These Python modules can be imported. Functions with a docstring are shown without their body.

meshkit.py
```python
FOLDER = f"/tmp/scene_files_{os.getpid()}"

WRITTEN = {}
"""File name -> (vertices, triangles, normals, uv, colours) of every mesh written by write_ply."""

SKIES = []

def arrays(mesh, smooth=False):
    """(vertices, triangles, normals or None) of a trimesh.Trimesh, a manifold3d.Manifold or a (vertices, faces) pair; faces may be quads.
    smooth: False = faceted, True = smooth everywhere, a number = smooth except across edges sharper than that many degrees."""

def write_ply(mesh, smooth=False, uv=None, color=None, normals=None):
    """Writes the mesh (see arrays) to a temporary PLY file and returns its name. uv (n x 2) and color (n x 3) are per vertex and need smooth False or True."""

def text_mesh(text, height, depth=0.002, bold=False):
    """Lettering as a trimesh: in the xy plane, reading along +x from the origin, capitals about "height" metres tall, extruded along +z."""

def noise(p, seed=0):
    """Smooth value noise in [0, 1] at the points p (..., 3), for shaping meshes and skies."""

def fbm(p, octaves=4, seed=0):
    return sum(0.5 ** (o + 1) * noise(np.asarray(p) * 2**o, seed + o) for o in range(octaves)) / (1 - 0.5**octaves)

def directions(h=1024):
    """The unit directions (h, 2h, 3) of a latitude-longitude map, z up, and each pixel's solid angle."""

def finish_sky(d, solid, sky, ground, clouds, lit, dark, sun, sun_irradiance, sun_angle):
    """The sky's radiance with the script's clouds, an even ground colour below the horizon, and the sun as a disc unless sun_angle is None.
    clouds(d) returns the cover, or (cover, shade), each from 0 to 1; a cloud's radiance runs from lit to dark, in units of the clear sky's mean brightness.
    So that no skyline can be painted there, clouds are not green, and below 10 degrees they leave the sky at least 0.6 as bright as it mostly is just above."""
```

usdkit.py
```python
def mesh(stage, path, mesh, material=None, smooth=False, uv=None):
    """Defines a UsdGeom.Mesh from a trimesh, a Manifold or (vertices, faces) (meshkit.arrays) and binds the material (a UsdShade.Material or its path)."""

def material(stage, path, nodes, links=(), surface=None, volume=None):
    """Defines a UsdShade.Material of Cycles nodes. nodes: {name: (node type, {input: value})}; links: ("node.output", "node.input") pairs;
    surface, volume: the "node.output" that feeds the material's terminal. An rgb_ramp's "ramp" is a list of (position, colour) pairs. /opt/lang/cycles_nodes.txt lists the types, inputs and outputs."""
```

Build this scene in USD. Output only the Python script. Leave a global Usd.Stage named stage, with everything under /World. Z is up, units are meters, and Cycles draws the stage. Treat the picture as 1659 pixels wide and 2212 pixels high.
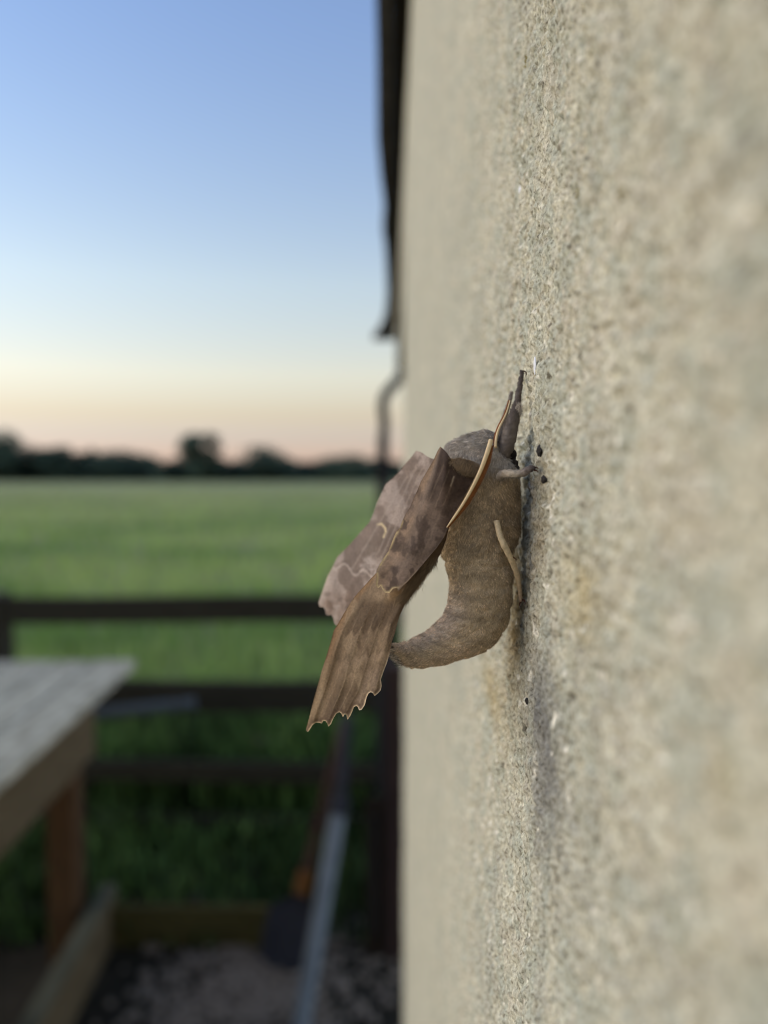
import math, numpy as np, trimesh, usdkit, meshkit
from pxr import Usd, UsdGeom, UsdLux, UsdShade, Gf, Sdf, Vt
from scipy.interpolate import RBFInterpolator, CubicSpline
from scipy.spatial import Delaunay
import shapely
from shapely.geometry import Polygon, Point

stage = Usd.Stage.CreateInMemory()
UsdGeom.SetStageUpAxis(stage, "Z")
UsdGeom.SetStageMetersPerUnit(stage, 1.0)
UsdGeom.Xform.Define(stage, "/World")
UsdGeom.Scope.Define(stage, "/World/Looks")
T = Sdf.ValueTypeNames

# ------------------------------------------------------------------ camera
CAM = np.array([-0.0216, 0.0, 1.6])
YAW = math.radians(0.45)            # a touch to the left of the wall's direction
PITCH = math.radians(2.95)          # looking slightly down
FPX = 1664.0                        # focal length in pixels of a 1659 x 2212 picture
FWD = np.array([-math.sin(YAW) * math.cos(PITCH), math.cos(YAW) * math.cos(PITCH), -math.sin(PITCH)])
RIGHT = np.array([math.cos(YAW), math.sin(YAW), 0.0])
UP = np.cross(RIGHT, FWD)
FOCUS = 0.1190
cam = UsdGeom.Camera.Define(stage, "/World/camera")
M = Gf.Matrix4d(*RIGHT, 0, *UP, 0, *(-FWD), 0, *CAM, 1)
cam.AddTransformOp().Set(M)
cam.CreateFocalLengthAttr(26.0)
cam.CreateHorizontalApertureAttr(26.0 * 1659 / FPX)
cam.CreateFStopAttr(26.0 / 2.8)
cam.CreateFocusDistanceAttr(FOCUS)
cam.CreateClippingRangeAttr(Gf.Vec2f(0.008, 20000))
cam.CreateExposureAttr(1.15)

# ------------------------------------------------------------------ sky and low evening light
SUN_AZ = math.radians(-85)          # to the left of the view
SUN_EL = math.radians(8.0)
usdkit.material(stage, "/World/Looks/sky", {
    "s": ("sky_texture", {"sky_type": "single_scattering", "sun_disc": False, "sun_elevation": SUN_EL, "sun_rotation": SUN_AZ,
                          "air_density": 1.0, "aerosol_density": 0.0, "ozone_density": 1.0}),
    "t": ("texture_coordinate", {}), "z": ("separate_xyz", {}),
    # the cool dusk air: bluer overhead, a dim mauve haze low down, the same all the way round
    "r": ("rgb_ramp", {"ramp": [(0.000, (0.232, 0.218, 0.493)), (0.047, (0.324, 0.281, 0.422)), (0.072, (0.422, 0.327, 0.359)), (0.123, (0.654, 0.500, 0.471)), (0.232, (0.774, 0.640, 0.619)), (0.384, (0.732, 0.669, 0.753)), (0.497, (0.697, 0.676, 0.830)), (1.000, (0.697, 0.676, 0.830))]}),
    "k": ("vector_math", {"math_type": "scale", "scale": 1.35}),
    "x": ("vector_math", {"math_type": "multiply"}),
    "b": ("background_shader", {"strength": 0.15})},
    [("t.generated", "z.vector"), ("z.z", "r.fac"), ("r.color", "k.vector1"), ("s.color", "x.vector1"), ("k.vector", "x.vector2"), ("x.vector", "b.color")], surface="b.background")
dome = UsdLux.DomeLight.Define(stage, "/World/sky")
UsdShade.MaterialBindingAPI.Apply(dome.GetPrim()).Bind(UsdShade.Material.Get(stage, "/World/Looks/sky"))
dome.GetPrim().SetCustomDataByKey("kind", "structure")
sun = UsdLux.DistantLight.Define(stage, "/World/evening_sun")
sun.CreateIntensityAttr(0.34)
sun.CreateAngleAttr(75.0)
sun.CreateNormalizeAttr(True) if hasattr(sun, "CreateNormalizeAttr") else None
sun.CreateColorAttr(Gf.Vec3f(1.0, 0.83, 0.58))
sd = np.array([math.sin(SUN_AZ) * math.cos(SUN_EL), math.cos(SUN_AZ) * math.cos(SUN_EL), math.sin(SUN_EL)])
zz = sd; xx = np.cross([0, 0, 1.0], zz); xx /= np.linalg.norm(xx); yy = np.cross(zz, xx)
sun.AddTransformOp().Set(Gf.Matrix4d(*xx, 0, *yy, 0, *zz, 0, 0, 0, 30, 1))

# ------------------------------------------------------------------ helpers
def P(px, py, d):
    """the point that the picture (1659 x 2212) shows at px, py, at depth d in metres"""
    px, py, d = np.broadcast_arrays(np.asarray(px, float), np.asarray(py, float), np.asarray(d, float))
    return CAM + d[..., None] * (FWD + ((px - 829.5) / FPX)[..., None] * RIGHT - ((py - 1106.0) / FPX)[..., None] * UP)

def C(cx, cy, d):
    """the same in the coordinates of the enlarged moth picture"""
    return P(630.4 + np.asarray(cx, float) * 0.3901, 763.1 + np.asarray(cy, float) * 0.3901, d)

CPX = 0.3901 / FPX                    # one moth-picture pixel, per metre of depth
used = {}
def fresh(parent, name):
    key = (parent, name)
    n = used.get(key, 0); used[key] = n + 1
    return f"{parent}/{name}" + (f"_{n:03d}" if n else "")

def tag(prim, label=None, cat=None, group=None, kind=None):
    p = prim.GetPrim() if hasattr(prim, "GetPrim") else prim
    for k, v in (("label", label), ("category", cat), ("group", group), ("kind", kind)):
        if v: p.SetCustomDataByKey(k, v)
    return p

def thing(name, label, cat, loc=(0, 0, 0), group=None):
    x = UsdGeom.Xform.Define(stage, fresh("/World", name))
    x.AddTranslateOp().Set(Gf.Vec3d(*map(float, loc)))
    x._loc = np.asarray(loc, float)
    LOCS[str(x.GetPath())] = np.asarray(loc, float)
    tag(x, label, cat, group)
    return x
LOCS = {}

def obj(name, mesh, material, parent=None, smooth=False, col=None, **kw):
    """ONE mesh prim, given in world coordinates; under parent the thing's base is taken off"""
    root = "/World" if parent is None else str(parent.GetPath())
    v, f, n = meshkit.arrays(mesh, smooth)
    base = np.zeros(3)
    for k, l in LOCS.items():
        if root == k or root.startswith(k + "/"): base = l
    path = fresh(root, name)
    m = UsdGeom.Mesh.Define(stage, path)
    m.CreatePointsAttr(Vt.Vec3fArray.FromNumpy((v - base).astype(np.float32)))
    m.CreateFaceVertexCountsAttr(Vt.IntArray.FromNumpy(np.full(len(f), 3, np.int32)))
    m.CreateFaceVertexIndicesAttr(Vt.IntArray.FromNumpy(f.astype(np.int32).ravel()))
    m.CreateSubdivisionSchemeAttr("none")
    if n is not None:
        m.CreateNormalsAttr(Vt.Vec3fArray.FromNumpy(n.astype(np.float32)))
        m.SetNormalsInterpolation("vertex")
    if col is not None:
        UsdGeom.PrimvarsAPI(m).CreatePrimvar("col", T.Color3fArray, "vertex").Set(Vt.Vec3fArray.FromNumpy(np.asarray(col, np.float32)))
    UsdShade.MaterialBindingAPI.Apply(m.GetPrim()).Bind(material)
    if kw: tag(m, **kw)
    return m

def lin(r, g, b):
    c = np.array([r, g, b], float) / 255
    return np.where(c <= 0.04045, c / 12.92, ((c + 0.055) / 1.055) ** 2.4)

L = "/World/Looks/"
def plain(name, a, b, scale=20, stretch=(1, 1, 1), rough=0.8, bump=0.0, metallic=0.0, dist=0.002, spec=0.12):
    return usdkit.material(stage, L + name, {
        "g": ("geometry", {}), "m": ("mapping", {"scale": stretch}),
        "n": ("noise_texture", {"scale": scale, "detail": 5.0, "roughness": 0.6}),
        "r": ("rgb_ramp", {"ramp": [(0.3, a), (0.7, b)]}),
        "bp": ("bump", {"strength": bump, "distance": dist}),
        "p": ("principled_bsdf", {"roughness": rough, "metallic": metallic, "specular_ior_level": spec})},
        [("g.position", "m.vector"), ("m.vector", "n.vector"), ("n.fac", "r.fac"), ("r.color", "p.base_color"),
         ("n.fac", "bp.height"), ("bp.normal", "p.normal")], surface="p.BSDF")

def painted(name, rough=0.8, scale=1500.0, amount=0.35, translucent=0.0, sheen=0.0, spec=0.3):
    """per-vertex pigment (primvar col) with a fine procedural mottling"""
    nodes = {"a": ("attribute", {"attribute": "col"}), "g": ("geometry", {}),
             "n": ("noise_texture", {"scale": scale, "detail": 4.0, "roughness": 0.65}),
             "mr": ("map_range", {"from_min": 0.25, "from_max": 0.75, "to_min": 1 - amount, "to_max": 1 + amount}),
             "v": ("vector_math", {"math_type": "scale"}),
             "p": ("principled_bsdf", {"roughness": rough, "specular_ior_level": spec, "sheen_weight": sheen, "sheen_roughness": 0.5})}
    links = [("g.position", "n.vector"), ("n.fac", "mr.value"), ("a.color", "v.vector1"), ("mr.result", "v.scale"), ("v.vector", "p.base_color")]
    surf = "p.BSDF"
    if translucent:
        nodes |= {"t": ("translucent_bsdf", {}), "x": ("mix_closure", {"fac": translucent})}
        links += [("v.vector", "t.color"), ("p.BSDF", "x.closure1"), ("t.BSDF", "x.closure2")]
        surf = "x.closure"
    return usdkit.material(stage, L + name, nodes, links, surface=surf)

def box(lo, hi):
    lo, hi = np.minimum(lo, hi), np.maximum(lo, hi)
    b = trimesh.creation.box(hi - lo); b.apply_translation((lo + hi) / 2); return b

def bevel_box(lo, hi, r=0.004):
    lo, hi = np.minimum(np.asarray(lo, float), hi), np.maximum(np.asarray(lo, float), hi)
    pts = []
    for s in np.ndindex(2, 2, 2):
        c = np.where(np.array(s) == 1, hi, lo); sg = np.where(np.array(s) == 1, -1, 1)
        for k in range(3):
            q = c.copy()
            for j in range(3):
                if j != k: q[j] += sg[j] * r
            pts.append(q)
    return trimesh.convex.convex_hull(np.array(pts))

def tube(pts, radii, n=12, caps=True, squash=None):
    pts = np.asarray(pts, float); radii = np.broadcast_to(np.asarray(radii, float), (len(pts),))
    t = np.gradient(pts, axis=0); t /= np.linalg.norm(t, axis=1, keepdims=True)
    ref = np.array([0.31, 0.9, 0.3]); rows = []
    for p, d, r in zip(pts, t, radii):
        a = np.cross(d, ref); a /= np.linalg.norm(a); b = np.cross(d, a)
        th = np.linspace(0, 2 * np.pi, n, endpoint=False)
        rows.append(p + r * (np.cos(th)[:, None] * a + np.sin(th)[:, None] * b))
    v = np.vstack(rows); m = len(pts); f = []
    for i in range(m - 1):
        for j in range(n):
            a, b = i * n + j, i * n + (j + 1) % n
            f += [[a, b, b + n], [a, b + n, a + n]]
    if caps:
        v = np.vstack([v, pts[0], pts[-1]])
        for j in range(n):
            f += [[m * n, (j + 1) % n, j], [m * n + 1, (m - 1) * n + j, (m - 1) * n + (j + 1) % n]]
    return trimesh.Trimesh(v, np.array(f)[:, ::-1], process=False)

def spline(pts, n):
    pts = np.asarray(pts, float)
    s = np.r_[0, np.cumsum(np.linalg.norm(np.diff(pts[:, :min(3, pts.shape[1])], axis=0), axis=1))]
    return CubicSpline(s, pts, axis=0)(np.linspace(0, s[-1], n))

def sm(a, b, x):
    t = np.clip((x - a) / (b - a), 0, 1); return t * t * (3 - 2 * t)

rng = np.random.default_rng(7)

# ================================================================== THE SETTING
field_mat = usdkit.material(stage, L + "field", {
    "g": ("geometry", {}), "m": ("mapping", {"scale": (0.12, 0.4, 1)}), "m2": ("mapping", {"scale": (1.2, 1.2, 1)}),
    "n": ("noise_texture", {"scale": 1.0, "detail": 5.0, "roughness": 0.55}), "n2": ("noise_texture", {"scale": 6.0, "detail": 5.0}),
    "r": ("rgb_ramp", {"ramp": [(0.3, (0.19, 0.22, 0.095)), (0.5, (0.25, 0.265, 0.125)), (0.72, (0.31, 0.305, 0.16))]}),
    "x": ("mix_color", {"blend_type": "multiply", "fac": 0.5}),
    "r2": ("rgb_ramp", {"ramp": [(0.3, (0.5, 0.5, 0.5)), (0.7, (1.2, 1.2, 1.1))]}),
    "p": ("principled_bsdf", {"roughness": 0.95, "specular_ior_level": 0.1})},
    [("g.position", "m.vector"), ("g.position", "m2.vector"), ("m.vector", "n.vector"), ("m2.vector", "n2.vector"), ("n.fac", "r.fac"), ("n2.fac", "r2.fac"),
     ("r.color", "x.a"), ("r2.color", "x.b"), ("x.result", "p.base_color")], surface="p.BSDF")
soil_mat = plain("yard_soil", (0.018, 0.015, 0.009), (0.045, 0.036, 0.024), 9, rough=0.95, bump=0.6, dist=0.01)
FENCE_Y = 3.30

def sheet(x0, x1, y0, y1, nx, ny, amp, sc, seed, z=0.0, power=1.0):
    u = np.linspace(0, 1, ny) ** power
    X, Y = np.meshgrid(np.linspace(x0, x1, nx), y0 + (y1 - y0) * u)
    Z = z + amp * (meshkit.fbm(np.stack([X / sc, Y / sc, 0 * X + seed], -1), 3, seed) - 0.5) * np.minimum(1, np.maximum(0, (Y - y0)) / 0.5)
    v = np.stack([X, Y, Z], -1).reshape(-1, 3)
    i = np.arange(nx * ny).reshape(ny, nx)
    f = np.concatenate([np.stack([i[:-1, :-1], i[:-1, 1:], i[1:, 1:]], -1).reshape(-1, 3), np.stack([i[:-1, :-1], i[1:, 1:], i[1:, :-1]], -1).reshape(-1, 3)])
    return trimesh.Trimesh(v, f, process=False)

obj("field", sheet(-1600, 1600, FENCE_Y + 0.15, 2400, 120, 160, 0.12, 6.0, 3, power=4.0), field_mat, smooth=True, kind="structure")
obj("yard", sheet(-8, 3, -6, FENCE_Y + 0.15, 90, 90, 0.05, 0.5, 5, z=0.0), soil_mat, smooth=True, kind="structure")

# ------------------------------------------------------------------ grass and weeds
blade_mat = painted("grass_blade", rough=0.7, scale=4.0, amount=0.2, translucent=0.4)
def blades(xy, h, w, col, seed, lean=0.35, zb=0.0):
    r = np.random.default_rng(seed); n = len(xy)
    a = r.uniform(0, 2 * np.pi, n); d = np.stack([np.cos(a), np.sin(a), 0 * a], -1)
    l = r.uniform(0, 2 * np.pi, n); k = r.uniform(0, lean, n) * h
    base = np.c_[xy, np.full(n, zb)]
    off = np.stack([np.cos(l) * k, np.sin(l) * k, 0 * k], -1)
    mid = base + off * 0.35 + np.c_[np.zeros((n, 2)), h * 0.6]
    tip = base + off + np.c_[np.zeros((n, 2)), h * np.sqrt(np.maximum(0.1, 1 - (k / h) ** 2 * 0.5))]
    w = np.asarray(w).reshape(-1, 1)
    v = np.stack([base - d * w / 2, base + d * w / 2, mid + d * w * 0.4, mid - d * w * 0.4, tip], 1).reshape(-1, 3)
    o = np.arange(n)[:, None] * 5
    f = np.concatenate([o + [0, 1, 2], o + [0, 2, 3], o + [3, 2, 4]])
    return trimesh.Trimesh(v, f, process=False), np.repeat(col, 5, axis=0)

n = 70000
y = FENCE_Y + 0.9 + 75 * rng.random(n) ** 2.6
x = 0.9 + 0.42 * y - rng.random(n) * (y * 1.15 + 2.2)
xy = np.c_[x, y]
patch = meshkit.fbm(np.c_[x * 0.30, y * 0.55, 0 * x], 2, 11)[:, None]
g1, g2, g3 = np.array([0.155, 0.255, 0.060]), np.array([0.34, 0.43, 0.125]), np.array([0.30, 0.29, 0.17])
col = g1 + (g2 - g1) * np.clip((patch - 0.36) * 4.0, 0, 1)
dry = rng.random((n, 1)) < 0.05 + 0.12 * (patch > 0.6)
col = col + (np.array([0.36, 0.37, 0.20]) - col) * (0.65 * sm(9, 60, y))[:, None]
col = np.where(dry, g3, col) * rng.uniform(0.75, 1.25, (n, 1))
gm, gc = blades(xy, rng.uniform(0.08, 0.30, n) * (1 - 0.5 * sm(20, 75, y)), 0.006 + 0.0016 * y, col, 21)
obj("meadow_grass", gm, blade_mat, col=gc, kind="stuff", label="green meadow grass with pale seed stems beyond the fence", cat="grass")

n = 20000                                             # tall dark weeds along the foot of the fence
y = FENCE_Y + 0.12 + rng.random(n) * 1.0
x = 1.4 - rng.random(n) * 4.8
y[:5000] = FENCE_Y - 0.05 - 0.75 * rng.random(5000) ** 1.5
col = np.array([0.062, 0.112, 0.030]) * rng.uniform(0.3, 1.9, (n, 1)) * (0.45 + 1.1 * meshkit.noise(np.c_[x * 3.0, y * 2.0, 0 * x], 41))[:, None]
hh = np.where(np.arange(n) < 5000, 0.4, 1.0) * rng.uniform(0.14, 0.52, n) * (0.6 + 0.6 * meshkit.noise(np.c_[x * 2.5, y * 2, 0 * x], 4))
wm, wc = blades(np.c_[x, y], hh, rng.uniform(0.01, 0.03, n), col, 22, lean=0.6)
obj("weeds", wm, blade_mat, col=wc, kind="stuff", label="dark green weeds crowding the foot of the rail fence", cat="weeds")

# ------------------------------------------------------------------ far trees and hedge
leaf_mat = painted("far_leaves", rough=0.8, scale=0.5, amount=0.25, translucent=0.2)
bark_mat = plain("far_bark", (0.03, 0.025, 0.02), (0.07, 0.06, 0.05), 3, rough=0.95)
def leaf_cloud(centres, radii, per, size, seed, base=(0.050, 0.078, 0.055)):
    r = np.random.default_rng(seed); vs, cs = [], []
    for c, rad in zip(centres, radii):
        q = r.normal(size=(per, 3)); q /= np.linalg.norm(q, axis=1, keepdims=True)
        p = c + q * rad * (0.55 + 0.5 * r.random((per, 1)))
        a = r.normal(size=(per, 3)); a /= np.linalg.norm(a, axis=1, keepdims=True)
        b = np.cross(a, r.normal(size=(per, 3))); b /= np.linalg.norm(b, axis=1, keepdims=True)
        s = size * r.uniform(0.6, 1.4, (per, 1))
        vs.append(np.stack([p - a * s, p + b * s * 0.7, p + a * s, p - b * s * 0.7], 1).reshape(-1, 3))
        cs.append(np.repeat(np.array(base) * r.uniform(0.6, 1.7) * r.uniform(0.7, 1.3, (per, 1)), 4, axis=0))
    v = np.vstack(vs); o = np.arange(len(v) // 4)[:, None] * 4
    return trimesh.Trimesh(v, np.concatenate([o + [0, 1, 2], o + [0, 2, 3]]), process=False), np.vstack(cs)

def far_tree(px, top, width, d, label, shape, seed):
    base = P(px, 1039, d); base[2] = 0.0
    H = P(px, top, d)[2]; W = width / FPX * d
    r = np.random.default_rng(seed)
    t = thing("tree", label, "tree", base, "trees along the far edge of the field")
    tr = tube([base, base + [0.1, 0, H * 0.35], base + [0.0, 0.2, H * 0.7]], [H * 0.035, H * 0.026, H * 0.01], 8)
    obj("trunk", tr, bark_mat, t, smooth=True)
    k = 26; cc = []
    for i in range(k):
        q = r.normal(size=3); q /= np.linalg.norm(q); q *= r.random() ** 0.4
        if shape == "square": q = np.clip(q * 1.5, -0.85, 0.85)
        cc.append(base + [q[0] * W * 0.40, q[1] * W * 0.40, H * 0.55 + q[2] * H * 0.36])
    cm, cl = leaf_cloud(cc, r.uniform(0.16, 0.27, (k, 1)) * np.array([[W, W, H * 0.75]]), 150, H * 0.032, seed + 50)
    obj("crown", cm, leaf_mat, t, col=cl)

TREES = [(-14, 930, 150, 132, "dark round tree at the left edge of the far treeline", "round"),
         (112, 947, 100, 135, "dark small-topped tree second from the left in the far treeline", "round"),
         (248, 962, 170, 138, "broad low tree between the small-topped tree and the tall square one", "round"),
         (437, 934, 92, 132, "tallest far tree, square-topped and standing clear of the hedge", "square"),
         (577, 962, 115, 135, "rounded tree right of the tall square-topped far tree", "round"),
         (745, 978, 125, 125, "low rounded tree nearest the dark downpipe in the far treeline", "round")]
for i, a in enumerate(TREES): far_tree(*a, 300 + i)
cc, rr = [], []
for px in np.arange(-900, 1500, 15):
    top = 995 - 17 * float(1 - sm(270, 360, px)) + 4 * math.sin(px * 0.06) + rng.uniform(-4, 4)
    q = P(px, (top + 1036) / 2, 140 + rng.uniform(-4, 4)); h = P(px, top, 140)[2]
    cc.append(np.array([q[0], q[1], h * 0.5])); rr.append(np.array([1.5, 1.5, h * 0.52])); cc.append(np.array([q[0] + 0.5, q[1] - 1, h * 0.25])); rr.append(np.array([1.4, 1.4, h * 0.3]))
hm, hc = leaf_cloud(cc, rr, 170, 0.45, 77)
obj("hedge", hm, leaf_mat, col=hc, kind="stuff", label="long dark hedge running along the far edge of the field", cat="hedge")

# ------------------------------------------------------------------ fence of rails
rail_mat = plain("fence_wood", (0.015, 0.014, 0.009), (0.036, 0.032, 0.021), 14, (1, 8, 8), rough=0.9, bump=0.4)
fence = thing("rail_fence", "dark brown wooden post and rail fence along the field", "fence", (-1.5, FENCE_Y, 0))
def rail(ya, yb, x0=-3.2, x1=1.60, dy=0.0, sag=0.0):
    za, zb = P(400, ya, FENCE_Y)[2], P(400, yb, FENCE_Y)[2]
    nseg = 14; X = np.linspace(x0, x1, nseg); vs = []
    w = 0.006 * np.sin(X * 3.1 + ya)
    for i, xv in enumerate(X):
        zz_ = w[i] + sag * (xv - x0)
        vs += [[xv, FENCE_Y - 0.02 + dy, za + zz_], [xv, FENCE_Y + 0.02 + dy, za + zz_], [xv, FENCE_Y + 0.02 + dy, zb + zz_], [xv, FENCE_Y - 0.02 + dy, zb + zz_]]
    f = []
    for i in range(nseg - 1):
        for j in range(4):
            a, b = i * 4 + j, i * 4 + (j + 1) % 4
            f += [[a, b, b + 4], [a, b + 4, a + 4]]
    f += [[0, 3, 2], [0, 2, 1]]; e = (nseg - 1) * 4; f += [[e, e + 1, e + 2], [e, e + 2, e + 3]]
    return trimesh.Trimesh(np.array(vs), np.array(f), process=False)
for ya, yb in ((1291, 1348), (1477, 1543), (1658, 1700), (1778, 1820)):
    obj("rail", rail(ya, yb), rail_mat, fence)
e0, e1 = P(226, 1955, 2.60), P(610, 1950, 2.60)
edging = thing("edging_board", "mossy yellow brown board standing on edge across the yard before the fence", "board", (e0[0], e0[1], 0))
obj("plank", bevel_box([e0[0], e0[1] - 0.015, 0.0], [e1[0], e0[1] + 0.015, e0[2]]), plain("mossy_board", (0.040, 0.034, 0.010), (0.085, 0.068, 0.022), 8, (1, 6, 6)), edging)
obj("peg", bevel_box([(e0[0] + e1[0]) / 2 - 0.02, e0[1] + 0.017, 0.0], [(e0[0] + e1[0]) / 2 + 0.02, e0[1] + 0.05, e0[2] + 0.015]), rail_mat, edging)
for px, w in ((-8, 0.11), (838, 0.10), (1610, 0.10)):
    c = P(px, 1400, FENCE_Y + 0.075); zt = P(px, 1292, FENCE_Y)[2] + 0.01
    obj("post", bevel_box([c[0] - w / 2, c[1] - 0.05, 0], [c[0] + w / 2, c[1] + 0.05, zt]), rail_mat, fence)
steel = plain("dull_steel", (0.042, 0.052, 0.058), (0.075, 0.09, 0.098), 25, rough=0.5)
a, b = P(180, 1545, FENCE_Y - 0.06), P(420, 1520, FENCE_Y - 0.06)
pipe = thing("steel_tube", "short blue grey steel tube lying along the second fence rail", "tube", a)
obj("tube", tube([a, (a + b) / 2, b], 0.026, 14), steel, pipe, smooth=40)
for i, q in enumerate((a * 0.8 + b * 0.2, a * 0.15 + b * 0.85)):
    obj("clip", bevel_box(q - [0.012, 0.012, 0.034], q + [0.012, 0.036, 0.034], 0.003), rail_mat, pipe)

# pale dock stalks by the fence
stalk_mat = plain("dry_stalk", (0.16, 0.14, 0.09), (0.28, 0.25, 0.17), 30)
for i, (px, py, d, lab) in enumerate([(560, 1615, 3.65, "pale dry seed stalk behind the fence, the brighter one"), (725 - 20, 1640, 3.75, "pale dry seed stalk nearest the leaning spade"), (395, 1620, 3.75, "pale dry seed stalk nearest the workbench corner")]):
    top = P(px, py, d); base = np.array([top[0] + 0.02, top[1], 0.0])
    t = thing("dry_stalk", lab, "plant", base)
    obj("stem", tube([base, (base + top) / 2 + [0.012, 0, 0], top], [0.006, 0.005, 0.003], 6), stalk_mat, t, smooth=True)
    sp = []
    for k in range(60):
        q = top + [rng.normal() * 0.028, rng.normal() * 0.028, rng.uniform(-0.10, 0.06)]
        s = trimesh.creation.icosphere(0, rng.uniform(0.005, 0.010)); s.apply_translation(q); sp.append(s)
    obj("seed_head", trimesh.util.concatenate(sp), stalk_mat, t, kind="stuff")

# ------------------------------------------------------------------ gravelly litter at the bottom
gm_ = plain("gravel", (0.13, 0.100, 0.072), (0.27, 0.21, 0.16), 60, rough=0.95)
st = []
r = np.random.default_rng(5)
for k in range(1100):
    q = P(560 + r.normal() * 120, 2140, 2.4); q[1] = 2.0 + r.random() * 0.68; q[2] = 0.006
    s = trimesh.creation.icosphere(1, 1.0); s.vertices *= r.uniform(0.6, 1.2, (len(s.vertices), 1))
    s.apply_scale(r.uniform(0.008, 0.02)); s.vertices *= [1, 1, 0.6]; s.apply_translation(q); st.append(s)
obj("gravel", trimesh.util.concatenate(st), gm_, kind="stuff", label="patch of pale brown gravel on the dark yard ground", cat="gravel")

# ------------------------------------------------------------------ workbench on the left
grey_wood = plain("weathered_board", (0.19, 0.17, 0.12), (0.50, 0.455, 0.35), 7, (5, 1.5, 5), rough=0.85, bump=0.3)
apron_mat = plain("apron_wood", (0.065, 0.045, 0.021), (0.115, 0.085, 0.046), 10, (6, 1, 6), rough=0.9, bump=0.3)
leg_mat = plain("orange_wood", (0.045, 0.024, 0.010), (0.080, 0.042, 0.018), 10, (6, 6, 1), rough=0.9, bump=0.3)
dark_wood = plain("dark_wood", (0.012, 0.009, 0.006), (0.03, 0.02, 0.012), 10, (6, 6, 1), rough=0.9)
TZ = 0.88
def on_z(px, py, z):
    d = FWD + (px - 829.5) / FPX * RIGHT - (py - 1106) / FPX * UP
    return CAM + d * ((z - CAM[2]) / d[2])
corner = on_z(294, 1424, TZ); edge2 = on_z(0, 1682, TZ)
ex = (edge2 - corner) / np.linalg.norm(edge2 - corner)              # along the long edge, towards the camera
bench = thing("workbench", "weathered grey wooden workbench with brown apron left of the wall", "workbench", (corner[0], corner[1], 0))
side = np.array([ex[1], -ex[0], 0.0]); side = -side if side[0] > 0 else side     # away from the wall
def slab(s0, s1, a0, a1, z0, z1, r=0.004):
    """a board: s along the bench from its far end, a across it from its right edge"""
    m = bevel_box([s0, a0, z0], [s1, a1, z1], r)
    v = m.vertices.copy(); m.vertices = np.array([corner[0], corner[1], 0]) + v[:, :1] * ex + v[:, 1:2] * side + v[:, 2:] * [0, 0, 1]
    m.fix_normals(); return m
for i in range(5):
    obj("top_plank", slab(0.004 * ((i * 7) % 3), 1.9, i * 0.148, i * 0.148 + 0.144, TZ - 0.032 - 0.001 * (i % 2), TZ - 0.001 * (i % 2)), grey_wood, bench)
obj("apron", slab(0.42, 1.9, 0.022, 0.060, TZ - 0.215, TZ - 0.034), apron_mat, bench)
obj("apron", slab(0.532, 0.57, 0.062, 0.70, TZ - 0.215, TZ - 0.034), apron_mat, bench)
for s0, a0 in ((0.43, 0.064), (0.43, 0.62), (1.75, 0.10), (1.75, 0.62)):
    obj("leg", slab(s0, s0 + 0.09, a0, a0 + 0.085, 0.0, TZ - 0.034), leg_mat, bench)
obj("leg_brace", slab(0.375, 0.425, 0.075, 0.13, 0.0, TZ - 0.216), dark_wood, bench)
obj("lower_board", slab(0.36, 1.9, -0.02, 0.02, 0.0, 0.17), apron_mat, bench)
obj("lower_board", slab(0.36, 1.9, -0.022, 0.03, 0.171, 0.19), plain("shelf_edge", (0.055, 0.052, 0.033), (0.10, 0.093, 0.06), 9), bench)
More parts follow.
